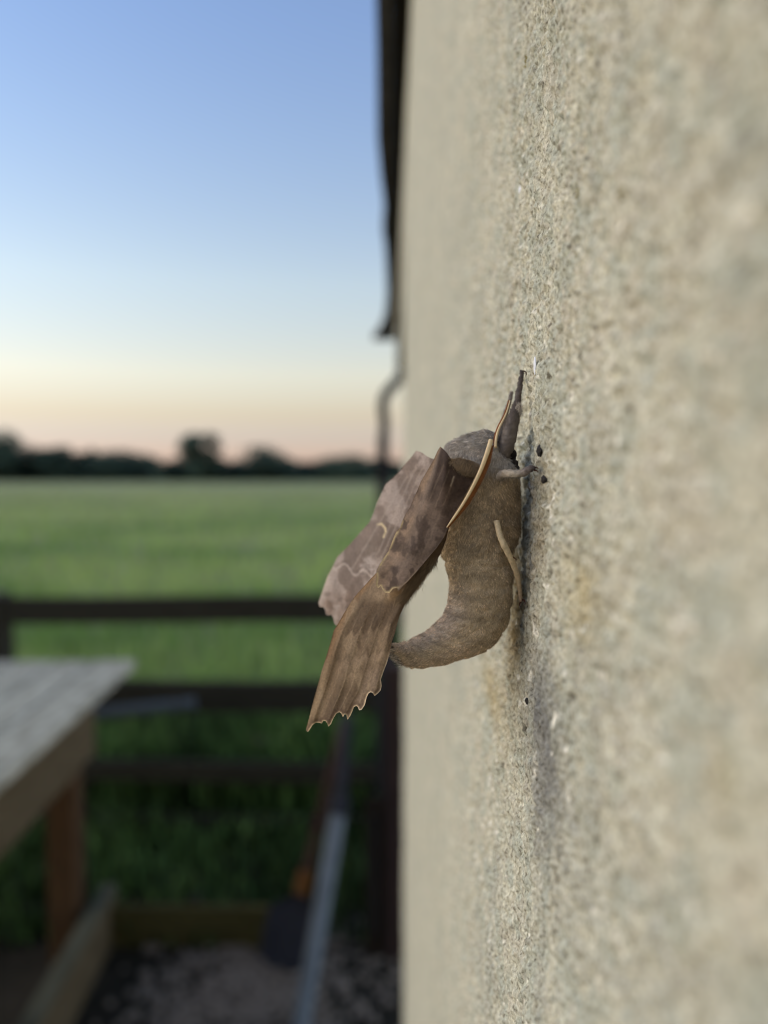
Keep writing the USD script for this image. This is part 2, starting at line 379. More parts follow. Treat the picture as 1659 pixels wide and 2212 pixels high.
obj("back_panel", slab(1.0, 1.9, 0.18, 0.21, 0.02, TZ - 0.22), dark_wood, bench)

# ------------------------------------------------------------------ tools leaning by the wall corner
pole_mat = plain("pole_paint", (0.095, 0.108, 0.115), (0.16, 0.18, 0.19), 12, (1, 1, 0.4), rough=0.5)
tin_mat = plain("dark_tin", (0.014, 0.014, 0.018), (0.030, 0.030, 0.036), 12, rough=0.5)
top, joint, low = P(752, 1545, 2.55), P(733, 1740, 2.45), P(655, 2190, 2.2)
bot = joint + (low - joint) * ((joint[2] - 0.01) / (joint[2] - low[2]))
pole = thing("pole", "pale blue grey metal pole leaning against the corner of the wall", "pole", bot)
obj("lower_tube", tube([bot, (bot + joint) / 2, joint], 0.026, 16), pole_mat, pole, smooth=40)
obj("upper_tube", tube([joint, (top + joint) / 2, top], 0.019, 14), tin_mat, pole, smooth=40)
dj = (joint - bot) / np.linalg.norm(joint - bot)
obj("collar", tube([joint - dj * 0.03, joint, joint + dj * 0.03], 0.031, 16), tin_mat, pole, smooth=40)
handle_mat = plain("dark_handle", (0.030, 0.014, 0.010), (0.06, 0.03, 0.02), 20, rough=0.6)
top, col_, low = P(745, 1560, 2.62), P(655, 1905, 2.5), P(595, 2150, 2.42)
low = col_ + (low - col_) * ((col_[2] - 0.012) / (col_[2] - low[2]))
spade = thing("spade", "dark handled spade with orange collar leaning beside the pale pole", "spade", low)
obj("handle", tube([col_, (top + col_) / 2, top], 0.016, 12), handle_mat, spade, smooth=40)
dj = (top - col_) / np.linalg.norm(top - col_)
obj("collar", tube([col_ - dj * 0.035, col_, col_ + dj * 0.035], 0.024, 14), plain("orange_plastic", (0.085, 0.034, 0.007), (0.13, 0.052, 0.012), 20, rough=0.5), spade, smooth=40)
sv = np.cross(dj, [0, 1, 0]); sv /= np.linalg.norm(sv)
prof = [(0, 0.02), (0.05, 0.055), (0.09, 0.085), (0.25, 0.085), (0.34, 0.07), (0.385, 0.03)]
ln = np.linalg.norm(col_ - low); vv = []
for t_, w_ in prof:
    c_ = col_ - dj * (0.036 + t_ / 0.385 * (ln - 0.05))
    for q in (-1, -0.5, 0, 0.5, 1): vv.append(c_ + sv * w_ * q + np.cross(sv, dj) * 0.018 * (1 - q * q))
vv = np.array(vv); ff = []
for i in range(5):
    for j in range(4):
        a_ = i * 5 + j; ff += [[a_, a_ + 1, a_ + 6], [a_, a_ + 6, a_ + 5]]
nb = len(vv); vb = vv - np.cross(sv, dj) * 0.003; ff2 = [[f_[0] + nb, f_[2] + nb, f_[1] + nb] for f_ in ff]
obj("blade", trimesh.Trimesh(np.vstack([vv, vb]), np.array(ff + ff2), process=False), tin_mat, spade, smooth=30)

# ------------------------------------------------------------------ the rendered wall
WALL_END = 1.20
wall_mat = usdkit.material(stage, L + "render_coat", {
    "a": ("attribute", {"attribute": "col"}), "g": ("geometry", {}),
    "n": ("noise_texture", {"scale": 1500.0, "detail": 3.0, "roughness": 0.6}),
    "r": ("rgb_ramp", {"ramp": [(0.30, (0.34, 0.32, 0.28)), (0.43, (0.80, 0.79, 0.76)), (0.57, (1.06, 1.05, 1.03)), (0.70, (1.40, 1.40, 1.37))]}),
    "x": ("vector_math", {"math_type": "multiply"}),
    "n2": ("noise_texture", {"scale": 2600.0, "detail": 2.0}), "bp": ("bump", {"strength": 0.5, "distance": 0.00012}),
    "p": ("principled_bsdf", {"roughness": 0.9, "specular_ior_level": 0.25})},
    [("g.position", "n.vector"), ("g.position", "n2.vector"), ("n.fac", "r.fac"), ("a.color", "x.vector1"), ("r.color", "x.vector2"), ("x.vector", "p.base_color"),
     ("n2.fac", "bp.height"), ("bp.normal", "p.normal")], surface="p.BSDF")
wall_core = plain("wall_core", (0.33, 0.315, 0.25), (0.42, 0.40, 0.33), 60, rough=0.95, bump=0.4)
wall = thing("rendered_wall", "pale grey beige rendered masonry wall with a grainy finish", "wall", (0, 0, 0))

def wall_bend(y, z):
    """slow unevenness of the coat, and its fine grain"""
    dz = z - (1.6 - 0.05 * y)
    b = 0.030 * np.clip(dz, -0.09, 0.09) * (1 - sm(0.16, 0.6, y))
    return b

ys = [0.02]
while ys[-1] < WALL_END:
    yv = ys[-1]
    ys.append(yv + (0.00028 if 0.085 < yv < 0.155 else 0.00028 * max((yv / 0.12) ** 2 if yv > 0.12 else 1.6, 1.0)))
ys = np.array(ys); ys = np.r_[-1.5, -0.6, -0.2, -0.05, 0.0, ys[:-1], WALL_END]
sd_ = np.linspace(-0.80, 0.76, 880)
ss = np.r_[-np.geomspace(60, 0.86, 22), sd_, np.geomspace(0.82, 60, 22)]
WALL_TOP = P(870, 0, 0.86)[2] + 0.0
Yg, Sg = np.meshgrid(ys, ss)
Zg = np.clip(1.6 - 0.0515 * np.maximum(Yg, 0.03) + Sg * np.maximum(Yg, 0.03), 0.0, 2.10)
flat = np.stack([Yg.ravel(), Zg.ravel()], -1)
def relief(y, z):
    o = np.zeros(len(y)); p = np.stack([y, z, 0 * y], -1)
    near = 1 - sm(0.16, 0.30, y)
    def add(wl, amp, seed, upto, ridged=False):
        nonlocal o
        w = (1 - sm(upto * 0.6, upto, y)); k = w > 0.001
        q = meshkit.noise(p[k] / wl, seed) - 0.5
        if ridged: q = 0.5 - 2.2 * np.abs(q)
        o[k] += amp * w[k] * q
    add(0.00050, 0.00034, 1, 0.22)
    add(0.00095, 0.00080, 2, 0.35)
    add(0.0019, 0.00060, 3, 0.7, True)
    add(0.0045, 0.00050, 4, 2.5)
    add(0.013, 0.0008, 5, 9)
    add(0.06, 0.0014, 6, 9)
    return o
y_, z_ = flat[:, 0], flat[:, 1]
rel = relief(y_, z_)
fade = sm(0.005, 0.03, y_)
dense = 1 - sm(0.78, 0.95, np.abs(Sg.ravel() + 0.02))
X_ = -(rel * fade * dense) + wall_bend(y_, z_)
pts = np.stack([X_, y_, z_], -1)
# pigment: cream and greenish grey lime, ochre stains, shade painted in beside the moth
pn = np.stack([y_, z_, 0 * y_], -1)
m1 = meshkit.fbm(pn / 0.0042, 3, 31); m2 = meshkit.fbm(pn / 0.0030 + 7, 3, 32); m3 = meshkit.fbm(pn / 0.02, 3, 33)
cream, green, warm, grey = (np.array(c) for c in ([0.525, 0.515, 0.425], [0.43, 0.445, 0.38], [0.50, 0.470, 0.388], [0.37, 0.378, 0.328]))
wc_ = green + (cream - green) * sm(0.35, 0.62, m1)[:, None]
wc_ += (warm - wc_) * (sm(0.52, 0.70, m2) * 0.7)[:, None]
wc_ += (grey - wc_) * (sm(0.50, 0.75, m3 * 0.6 + 0.4 * m2) * 0.7)[:, None]
def spot(px, py, ry, rz):
    u = (px - 829.5) / FPX + math.tan(YAW) * -1.0
    d = 0.0216 / max(u, 1e-3); zc = P(px, py, d)[2]
    return np.exp(-(((y_ - d) / ry) ** 2 + ((z_ - zc) / rz) ** 2)) * (0.6 + 0.8 * m1)
def blend(c, w):
    global wc_
    wc_ = wc_ + (np.array(c) - wc_) * np.clip(w, 0, 0.9)[:, None]
blend([0.46, 0.40, 0.25], 0.7 * spot(1250, 1290, 0.010, 0.006))
blend([0.44, 0.37, 0.22], 0.7 * spot(1075, 1500, 0.018, 0.005))
blend([0.26, 0.20, 0.10], 0.9 * spot(1120, 1330, 0.010, 0.014))  # olive shade between abdomen and wall, painted into the wall colour
blend([0.16, 0.165, 0.165], 0.85 * spot(1182, 1550, 0.0105, 0.0095))  # moth's soft shadow, painted into the wall colour as a grey smear
blend([0.19, 0.19, 0.185], 0.7 * spot(1196, 1700, 0.0095, 0.011))  # lower end of the moth's painted shadow
blend([0.24, 0.21, 0.15], 0.7 * spot(1160, 1100, 0.008, 0.014))  # shade beside the thorax, painted into the wall colour
blend([0.42, 0.37, 0.22], 0.6 * spot(1580, 1700, 0.0022, 0.0022))
dk = meshkit.noise(pn / 0.0011, 51); blend([0.10, 0.085, 0.06], 0.75 * sm(0.87, 0.96, dk))
lt = meshkit.noise(pn / 0.0016, 52); blend([0.80, 0.78, 0.70], 0.8 * sm(0.86, 0.96, lt))
mean_ = wc_[dense > 0.9].mean(0); wc_ = mean_ + (wc_ - mean_) * dense[:, None]
nr, nc = Yg.shape
ii = np.arange(nr * nc).reshape(nr, nc)
F = np.concatenate([np.stack([ii[:-1, :-1], ii[1:, 1:], ii[:-1, 1:]], -1).reshape(-1, 3), np.stack([ii[:-1, :-1], ii[1:, :-1], ii[1:, 1:]], -1).reshape(-1, 3)])
A3 = pts[F]; keep = (np.linalg.norm(np.cross(A3[:, 1] - A3[:, 0], A3[:, 2] - A3[:, 0]), axis=1) > 1e-13)
F = F[keep]
nn = np.cross(pts[F[0, 1]] - pts[F[0, 0]], pts[F[0, 2]] - pts[F[0, 0]])
if nn[0] > 0: F = F[:, ::-1]
live = np.unique(F); remap = np.zeros(len(pts), int); remap[live] = np.arange(len(live)); F = remap[F]; pts = pts[live]; wc_ = wc_[live]
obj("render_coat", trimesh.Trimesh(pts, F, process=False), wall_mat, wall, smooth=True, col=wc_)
obj("core", bevel_box([0.004, -1.5, 0.0], [0.22, WALL_END - 0.001, 2.1], 0.003), wall_core, wall)
# the beam that runs on beyond the corner
BEAM_END = 2.9
bz = P(858, 800, BEAM_END)[2]
lintel = thing("rendered_beam", "rendered beam continuing from the wall top over an open bay", "beam", (0, WALL_END, bz))
obj("beam", bevel_box([0.0, WALL_END + 0.002, bz], [0.2, BEAM_END, 2.1], 0.004), wall_core, lintel)

# ------------------------------------------------------------------ eave: soffit board, fascia, ragged roofing felt
soot = plain("dark_timber", (0.010, 0.009, 0.008), (0.024, 0.021, 0.018), 12, (6, 1, 6), rough=0.9)
felt_mat = plain("roof_felt", (0.045, 0.044, 0.046), (0.085, 0.083, 0.085), 30, rough=0.9, bump=0.3)
ez = P(857, 738, 2.95)[2]                                            # height of the eave's underside
eave = thing("eave", "dark timber eave with ragged roofing felt along the wall top", "eave", (0, 0.3, ez))
obj("soffit_board", bevel_box([-0.0205, -1.2, ez], [-0.002, 2.95, ez + 0.035], 0.002), soot, eave)
prof = [(0.0, 812), (110, 814), (300, 815), (380, 822), (440, 829), (478, 829), (500, 826), (520, 830), (560, 833), (640, 836), (690, 832), (715, 822), (735, 806)]
vs = []
for py, px in prof:
    u_, v_ = (px - 829.5) / FPX, (1020 - py) / FPX
    d = (ez - CAM[2]) / v_; q = P(px, py, d); vs.append((q[1], q[0]))
vs = np.array(vs)[np.argsort([a[0] for a in vs])]
yy_ = np.r_[-1.2, 0.4, vs[:, 0]]; xx_ = np.r_[-0.04, -0.04, vs[:, 1]]
yf = np.linspace(-1.2, vs[-1, 0], 160); xf = np.interp(yf, yy_, xx_)
vt = []
for a_, b_ in zip(yf, xf):
    rz_ = 0.004 * math.sin(a_ * 37) + 0.003 * math.sin(a_ * 91)
    ix = max(b_ + 0.004, -0.0206)
    vt += [[b_, a_, ez - 0.001 + rz_ * 0.3], [ix, a_, ez - 0.001], [ix, a_, ez + 0.03], [b_, a_, ez + 0.022 + rz_]]
vt = np.array(vt); ff = []
for i in range(len(yf) - 1):
    for j in range(4):
        a_, b_ = i * 4 + j, i * 4 + (j + 1) % 4; ff += [[a_, b_ + 4, b_], [a_, a_ + 4, b_ + 4]]
e = (len(yf) - 1) * 4; ff += [[0, 1, 2], [0, 2, 3], [e, e + 2, e + 1], [e, e + 3, e + 2]]
fm = trimesh.Trimesh(vt, np.array(ff), process=False); fm.fix_normals()
obj("felt_edge", fm, felt_mat, eave, smooth=35)
obj("roof_sheet", bevel_box([-0.0195, -1.2, ez + 0.037], [0.6, 2.95, ez + 0.06], 0.003), felt_mat, eave)

# downpipe with its swan neck, and a post
pipe_mat = plain("black_plastic", (0.008, 0.009, 0.010), (0.018, 0.020, 0.022), 10, rough=0.6)
DPY = 2.75
a, b, c2 = P(868, 792, DPY), P(850, 832, DPY), P(831, 856, DPY)
bt = P(830, 1000, DPY); bt2 = bt.copy(); bt2[2] = 0.0
dp = thing("downpipe", "black downpipe with bent neck beyond the wall corner", "downpipe", bt2)
neck = spline([a, b, c2, P(829, 900, DPY), P(828, 940, DPY)], 24)
obj("neck", tube(neck, 0.019, 12), pipe_mat, dp, smooth=40)
q0 = neck[-1]; q1 = np.array([q0[0], q0[1], P(829, 1010, DPY)[2]])
obj("upper_pipe", tube([q0, (q0 + q1) / 2, q1], 0.021, 12), pipe_mat, dp, smooth=40)
obj("lower_pipe", tube([q1, q1 * [1, 1, .5], q1 * [1, 1, 0]], 0.024, 14), pipe_mat, dp, smooth=40)
obj("bracket", bevel_box(q1 - [0.03, 0.03, 0.02], q1 + [0.03, 0.03, 0.02], 0.004), pipe_mat, dp)
c = P(853, 1500, 2.5); zt = P(853, 1445, 2.5)[2]
red = plain("old_red_post", (0.022, 0.014, 0.011), (0.045, 0.027, 0.022), 10, (6, 6, 1), rough=0.9)
po = thing("wooden_post", "short dark reddish timber post standing close behind the wall corner", "post", (c[0], c[1], 0))
obj("shaft", bevel_box([c[0] - 0.030, c[1] - 0.03, 0], [c[0] + 0.06, c[1] + 0.05, zt]), red, po)
obj("cap", bevel_box([c[0] - 0.036, c[1] - 0.036, zt + 0.001], [c[0] + 0.066, c[1] + 0.056, zt + 0.014]), red, po)
board = thing("dark_board", "upright dark board leaning in the shade beside the wall corner", "board", (*P(800, 2000, 2.4)[:2], 0))
q = P(800, 1740, 2.45)
obj("panel", bevel_box([q[0] - 0.02, 2.45, 0], [q[0] + 0.13, 2.475, q[2]]), dark_wood, board)
obj("batten", bevel_box([q[0] - 0.005, 2.425, 0.1], [q[0] + 0.02, 2.448, q[2] - 0.05]), soot, board)

# ================================================================== small things on the wall
def wall_at(px, py):
    u = (px - 829.5) / FPX - math.tan(YAW); d = 0.0216 / u
    for _ in range(12):
        q = P(px, py, d); yv = np.array([q[1]]); zv = np.array([q[2]])
        xw = float(wall_bend(yv, zv)[0] - relief(yv, zv)[0]); d *= (xw - CAM[0]) / (q[0] - CAM[0])
    return P(px, py, d)
moss_mat = plain("moss", (0.16, 0.13, 0.03), (0.30, 0.25, 0.07), 2500, rough=0.9)
def lump(name, label, cat, px, py, size, mat, seed, group=None):
    r = np.random.default_rng(seed); c = wall_at(px, py); t = thing(name, label, cat, c, group); ms = []
    if cat == "moss":
        for k in range(26):
            s = trimesh.creation.icosphere(1, 1.0); s.vertices *= r.uniform(0.7, 1.25, (len(s.vertices), 1)); s.apply_scale(size[0] * r.uniform(0.15, 0.33))
            s.apply_translation(c + [r.uniform(-1, 0.2) * size[0] * 0.35, r.normal() * size[0] * 0.8, r.normal() * size[2] * 0.55]); ms.append(s)
    else:
        s = trimesh.creation.icosphere(3, 1.0); d = meshkit.fbm(s.vertices * 2.2 + seed, 3, seed)
        s.vertices *= (0.75 + 0.5 * d)[:, None]; s.vertices *= size; s.apply_translation(c + [-size[0] * 0.5, 0, 0]); ms.append(s)
    obj("tuft" if cat == "moss" else "grain", trimesh.util.concatenate(ms), mat, t, smooth=True)
speck_mat = plain("dark_speck", (0.014, 0.012, 0.012), (0.035, 0.032, 0.032), 3000, rough=0.7)
lump("grit", "upper of two dark oblong grains on the wall right of the head", "grit", 1168.5, 974, (0.0004, 0.0012, 0.00085), speck_mat, 1)
lump("grit", "lower dark oblong grain on the wall just below the middle foot", "grit", 1178.5, 1036, (0.0004, 0.0012, 0.0006), speck_mat, 2)
lump("grit", "small dark grain on the wall well below the hind foot", "grit", 1141, 1515, (0.0003, 0.0009, 0.0005), speck_mat, 4)
for i, (px, py, s, lab) in enumerate([(1141, 130, 0.0009, "ochre moss speck near the top edge of the picture"), (1143, 856, 0.0008, "olive moss speck beside the moth's raised front foot"),
        (1152, 1193, 0.0006, "tiny yellow moss speck right of the moth's abdomen top"), (1340, 410, 0.0004, "blurred ochre moss speck up on the right part of the wall"),
        (1250, 420, 0.0005, "blurred ochre moss speck left of the other upper one")]):
    lump("moss_speck", lab, "moss", px, py, (s, s, s), moss_mat, 20 + i)
white_mat = plain("lime_flake", (0.70, 0.73, 0.80), (0.85, 0.88, 0.95), 800, rough=0.6)
lump("lime_flake", "bright bluish white lime flake high on the sharp strip of wall", "flake", 1126, 410, (0.0003, 0.0012, 0.0008), white_mat, 9)
lump("lime_flake", "pale white lime flake on the wall beside the moth's front foot", "flake", 1157, 790, (0.0002, 0.0006, 0.0014), white_mat, 10)

# ================================================================== THE MOTH
DB = 0.1250                                                           # depth of the middle of its body
moth = thing("moth", "large brown grey moth with scalloped wings clinging to the wall", "moth", C(1150, 900, DB))
fur_skin = painted("moth_skin", rough=0.95, scale=4500.0, amount=0.45, spec=0.1)
LR = np.array([  # left and right outline of the body, and its depth half-width relative to the half-width across
    (1088, 424, 1122, 440, 1.0), (1010, 438, 1165, 492, 1.0), (912, 478, 1208, 570, 1.0), (850, 525, 1240, 650, 0.98), (836, 620, 1255, 735, 0.95),
    (836, 760, 1262, 835, 0.92), (838, 900, 1262, 930, 0.90), (834, 1020, 1248, 1035, 0.90), (832, 1110, 1215, 1115, 0.92),
    (866, 1220, 1222, 1230, 0.96), (873, 1330, 1221, 1340, 0.97), (850, 1430, 1195, 1475, 0.97), (800, 1500, 1132, 1590, 0.96),
    (742, 1545, 1050, 1650, 0.96), (680, 1576, 920, 1694, 0.98), (632, 1600, 780, 1732, 1.0), (594, 1612, 690, 1742, 1.0), (568, 1616, 640, 1734, 1.0), (554, 1626, 606, 1712, 1.0), (549, 1636, 580, 1694, 1.0)], float)
NS, NA = 150, 110
par = np.linspace(0, len(LR) - 1, NS)
from scipy.interpolate import PchipInterpolator
lr = PchipInterpolator(np.arange(len(LR)), LR, axis=0)(par)
ctr = C((lr[:, 0] + lr[:, 2]) / 2, (lr[:, 1] + lr[:, 3]) / 2, DB)
lft = C(lr[:, 0], lr[:, 1], DB)
hw = (lft - ctr)
dep = np.linalg.norm(hw, axis=1, keepdims=True) * lr[:, 4:5]
dep = np.minimum(dep, 0.0050)
TH = np.linspace(0, 2 * np.pi, NA, endpoint=False)
view = np.array([0, 1.0, 0])
body = ctr[:, None] + np.cos(TH)[None, :, None] * hw[:, None] + np.sin(TH)[None, :, None] * dep[:, None] * view    # sin<0 faces the camera
out = body - ctr[:, None]; out /= np.linalg.norm(out, axis=2, keepdims=True)
nb_ = meshkit.fbm(body.reshape(-1, 3) / 0.0016, 3, 61).reshape(NS, NA) - 0.5
nb2 = meshkit.noise(body.reshape(-1, 3) / 0.00045, 62).reshape(NS, NA) - 0.5
ring = np.zeros(NS)
for k in (8.4, 9.5, 10.5, 11.5, 12.6, 13.8, 15.0): ring -= 0.00020 * np.exp(-((par - k) / 0.10) ** 2)
endfade = np.minimum(1, np.minimum(par, len(LR) - 1 - par) * 2)
body = body + out * (nb_ * 0.0007 + nb2 * 0.00030 + ring[:, None])[..., None] * endfade[:, None, None]
# head: a rounded lump towards the wall and the camera side of the neck; shoulder cover over the wing root
tt, aa = par[:, None], TH[None, :]
cosv, sinv = np.cos(aa), np.sin(aa)
body += out * (0.0006 * np.exp(-((tt - 3.2) / 0.5) ** 2) * np.exp(-((aa - 1.20 * np.pi) / 0.5) ** 2))[..., None]
body -= out * (0.0005 * np.exp(-((tt - 2.2) / 0.22) ** 2) * np.clip(-sinv, 0, 1) * np.clip(0.4 - cosv, 0, 1))[..., None]
body[..., 0] = np.minimum(body[..., 0], 0.0004)                      # the belly lies against the wall
bv = np.vstack([body.reshape(-1, 3), ctr[0], ctr[-1]])
ib = np.arange(NS * NA).reshape(NS, NA); ib2 = np.roll(ib, -1, axis=1)
bf = np.concatenate([np.stack([ib[:-1], ib2[:-1], ib2[1:]], -1).reshape(-1, 3), np.stack([ib[:-1], ib2[1:], ib[1:]], -1).reshape(-1, 3)])
bf = np.vstack([bf, np.c_[np.full(NA, NS * NA), ib2[0], ib[0]], np.c_[np.full(NA, NS * NA + 1), ib[-1], ib2[-1]]])
bm = trimesh.Trimesh(bv, bf, process=False)
if bm.volume < 0: bm.invert()
def body_colour(t, c, s, p):
    """t along the body, c = cos (1 towards the back), s = sin (-1 towards the camera)"""
    grey_ = np.array([0.39, 0.35, 0.31]); brown = np.array([0.43, 0.335, 0.215]); dark = np.array([0.28, 0.20, 0.118]); pink = np.array([0.52, 0.425, 0.34]); warm_ = np.array([0.49, 0.375, 0.26])
    t, c, s = t[:, None], c[:, None], s[:, None]
    col = brown + (grey_ - brown) * (1 - sm(3.4, 4.6, t + (c < 0) * 0.0 - 0.9 * c)) 
    col = col + (dark - col) * (sm(3.5, 5.0, t) * (1 - sm(6.8, 7.8, t)) * 0.6 * sm(-0.2, 0.9, -c * 0.5 + 0.4))
    col = col + (warm_ - col) * (sm(11.0, 13.5, t) * 0.8 * sm(-0.7, 0.6, -c))
    col = col + (pink - col) * (sm(8.6, 11.5, t) * sm(0.15, 0.95, c) * 0.95)  # pinkish grey back, with its lit edge painted into the colour
    for k in (8.9, 9.9, 10.9, 12.0, 13.2, 14.4, 15.6): col = col * (1 - 0.32 * np.exp(-((t - k) / 0.13) ** 2) * sm(-0.9, 0.2, c))
    col = col + (np.array([0.07, 0.055, 0.045]) - col) * (sm(18.2, 18.9, t) * 0.8)
    w = meshkit.fbm(p / 0.0022, 3, 71)[:, None]
    return col * (0.72 + 0.56 * w)
tv, av = np.repeat(par, NA), np.tile(TH, NS)
bc = body_colour(tv, np.cos(av), np.sin(av), body.reshape(-1, 3))
bc = np.vstack([bc, bc[:1], bc[-1:]])
obj("body", bm, fur_skin, moth, smooth=True, col=bc)

# fur: short hairs lying towards the tail
def fur(name, roots, nrm, flow, length, width, colour, seed, lift=0.45):
    r = np.random.default_rng(seed); n = len(roots)
    d = flow + r.normal(size=(n, 3)) * 0.28; d /= np.linalg.norm(d, axis=1, keepdims=True)
    ln_ = length * r.uniform(0.6, 1.35, (n, 1)); lf = lift * r.uniform(0.4, 1.6, (n, 1))
    d1 = d + nrm * lf; d1 /= np.linalg.norm(d1, axis=1, keepdims=True)
    d2 = d + nrm * lf * 0.35; d2 /= np.linalg.norm(d2, axis=1, keepdims=True)
    p0 = roots - nrm * 0.00004; p1 = p0 + d1 * ln_ * 0.45; p2 = p1 + d2 * ln_ * 0.35; p3 = p2 + (d2 - nrm * 0.1) * ln_ * 0.2
    base = LOCS[str(moth.GetPath())]
    c = UsdGeom.BasisCurves.Define(stage, fresh(str(moth.GetPath()), name))
    c.CreateTypeAttr("linear")
    c.CreateCurveVertexCountsAttr(Vt.IntArray.FromNumpy(np.full(n, 4, np.int32)))
    c.CreatePointsAttr(Vt.Vec3fArray.FromNumpy((np.stack([p0, p1, p2, p3], 1).reshape(-1, 3) - base).astype(np.float32)))
    w = (width * r.uniform(0.7, 1.3, (n, 1)) * np.array([[1, 0.9, 0.6, 0.12]])).ravel()
    c.CreateWidthsAttr(Vt.FloatArray.FromNumpy(w.astype(np.float32))); c.SetWidthsInterpolation("vertex")
    cc_ = np.repeat(colour * np.exp(r.normal(0, 0.34, (n, 1))), 4, axis=0)
    UsdGeom.PrimvarsAPI(c).CreatePrimvar("col", T.Color3fArray, "vertex").Set(Vt.Vec3fArray.FromNumpy(cc_.astype(np.float32)))
    UsdShade.MaterialBindingAPI.Apply(c.GetPrim()).Bind(fur_mat)
    tag(c, kind="stuff")
    return c
fur_mat = usdkit.material(stage, L + "fur", {"a": ("attribute", {"attribute": "col"}),
    "p": ("principled_bsdf", {"roughness": 0.6, "specular_ior_level": 0.35})}, [("a.color", "p.base_color")], surface="p.BSDF")
bt_ = trimesh.Trimesh(bv, bm.faces, process=False)
pp, fi = trimesh.sample.sample_surface(bt_, 95000, seed=3)
vn = bt_.face_normals[fi]
near_v = bt_.faces[fi][:, 0]
ok = near_v < NS * NA
pp, vn, near_v = pp[ok], vn[ok], near_v[ok]
si = near_v // NA
axis_t = np.gradient(ctr, axis=0); axis_t /= np.linalg.norm(axis_t, axis=1, keepdims=True)
fl = axis_t[si]
nz = np.stack([meshkit.noise(pp / 0.0018, s) - 0.5 for s in (91, 92, 93)], -1)
fl = fl + nz * 1.1
fl -= vn * np.sum(fl * vn, 1, keepdims=True); fl /= np.linalg.norm(fl, axis=1, keepdims=True)
len_ = np.where(par[si] < 8, 0.00060, 0.00038)[:, None] * (0.6 + 0.8 * meshkit.noise(pp / 0.0009, 86))[:, None] * (1 + 0.5 * (par[si] > 17)[:, None])
fc = bc[near_v] * 1.15 * (0.60 + 0.8 * meshkit.fbm(pp / 0.00042, 2, 88))[:, None] * np.where(meshkit.noise(pp / 0.0008, 87) > 0.72, 1.2, 1.0)[:, None]
fur("fur", pp, vn, fl, len_, 0.000044, fc, 5)

# ---- wings
wing_mat = painted("wing_scales", rough=0.75, scale=2600.0, amount=0.30, translucent=0.12, spec=0.25, sheen=0.15)
def wing(name, poly, controls, colour, thick=0.00010, h=6.0, pleats=None, edge_step=4.0):
    ring = shapely.segmentize(Polygon(poly).exterior, edge_step)
    bd = np.array(ring.coords)[:-1]; pg = Polygon(bd)
    x0, y0, x1, y1 = pg.bounds
    gx, gy = np.meshgrid(np.arange(x0, x1, h), np.arange(y0, y1, h)); gx = gx + (np.arange(gx.shape[0]) % 2)[:, None] * h / 2
    q = np.c_[gx.ravel(), gy.ravel()]
    inner = shapely.contains_xy(pg.buffer(-h * 0.55), q[:, 0], q[:, 1]); q = np.vstack([bd, q[inner]])
    tri = Delaunay(q).simplices; cen = q[tri].mean(1); tri = tri[shapely.contains_xy(pg, cen[:, 0], cen[:, 1])]
    ctl = np.array(controls, float)
    D = RBFInterpolator(ctl[:, :2], ctl[:, 2], kernel="thin_plate_spline", smoothing=1.0)(q)
    if pleats is not None: D = D + pleats(q)
    front, back = C(q[:, 0], q[:, 1], D), C(q[:, 0], q[:, 1], D + thick)
    a, b, c = q[tri[:, 0]], q[tri[:, 1]], q[tri[:, 2]]
    cr = (b[:, 0] - a[:, 0]) * (c[:, 1] - a[:, 1]) - (b[:, 1] - a[:, 1]) * (c[:, 0] - a[:, 0])
    tri[cr > 0] = tri[cr > 0][:, ::-1]
    n = len(q); nb = len(bd); k = np.arange(nb); k2 = (k + 1) % nb
    f = np.vstack([tri, tri[:, ::-1] + n, np.c_[k, k2, k2 + n], np.c_[k, k2 + n, k + n]])
    ed = shapely.distance(shapely.points(q), ring)
    col = np.clip(colour(q[:, 0], q[:, 1], ed) * np.array(GAIN[name]), 0.005, 0.9)
    m = trimesh.Trimesh(np.vstack([front, back]), f, process=False)
    obj(name, m, wing_mat, moth, smooth=50, **{}) if False else None
    v = np.vstack([front, back]); col2 = np.vstack([col, col])
    return obj(name, (v, f), wing_mat, moth, smooth=True, col=col2), q, D

GAIN = {"near_hindwing": (1.24, 1.08, 0.92), "near_forewing": (1.50, 1.34, 1.13), "far_wing": (1.48, 1.37, 1.22)}
def fb(x, y, s, seed, o=3): return meshkit.fbm(np.stack([x / s, y / s, 0 * x], -1), o, seed)
def seg_dist(x, y, pts):
    ls = shapely.LineString(pts); return shapely.distance(shapely.points(np.c_[x, y]), ls)
def mixc(a, b, w): return a + (np.asarray(b) - a) * np.clip(w, 0, 1)[:, None]

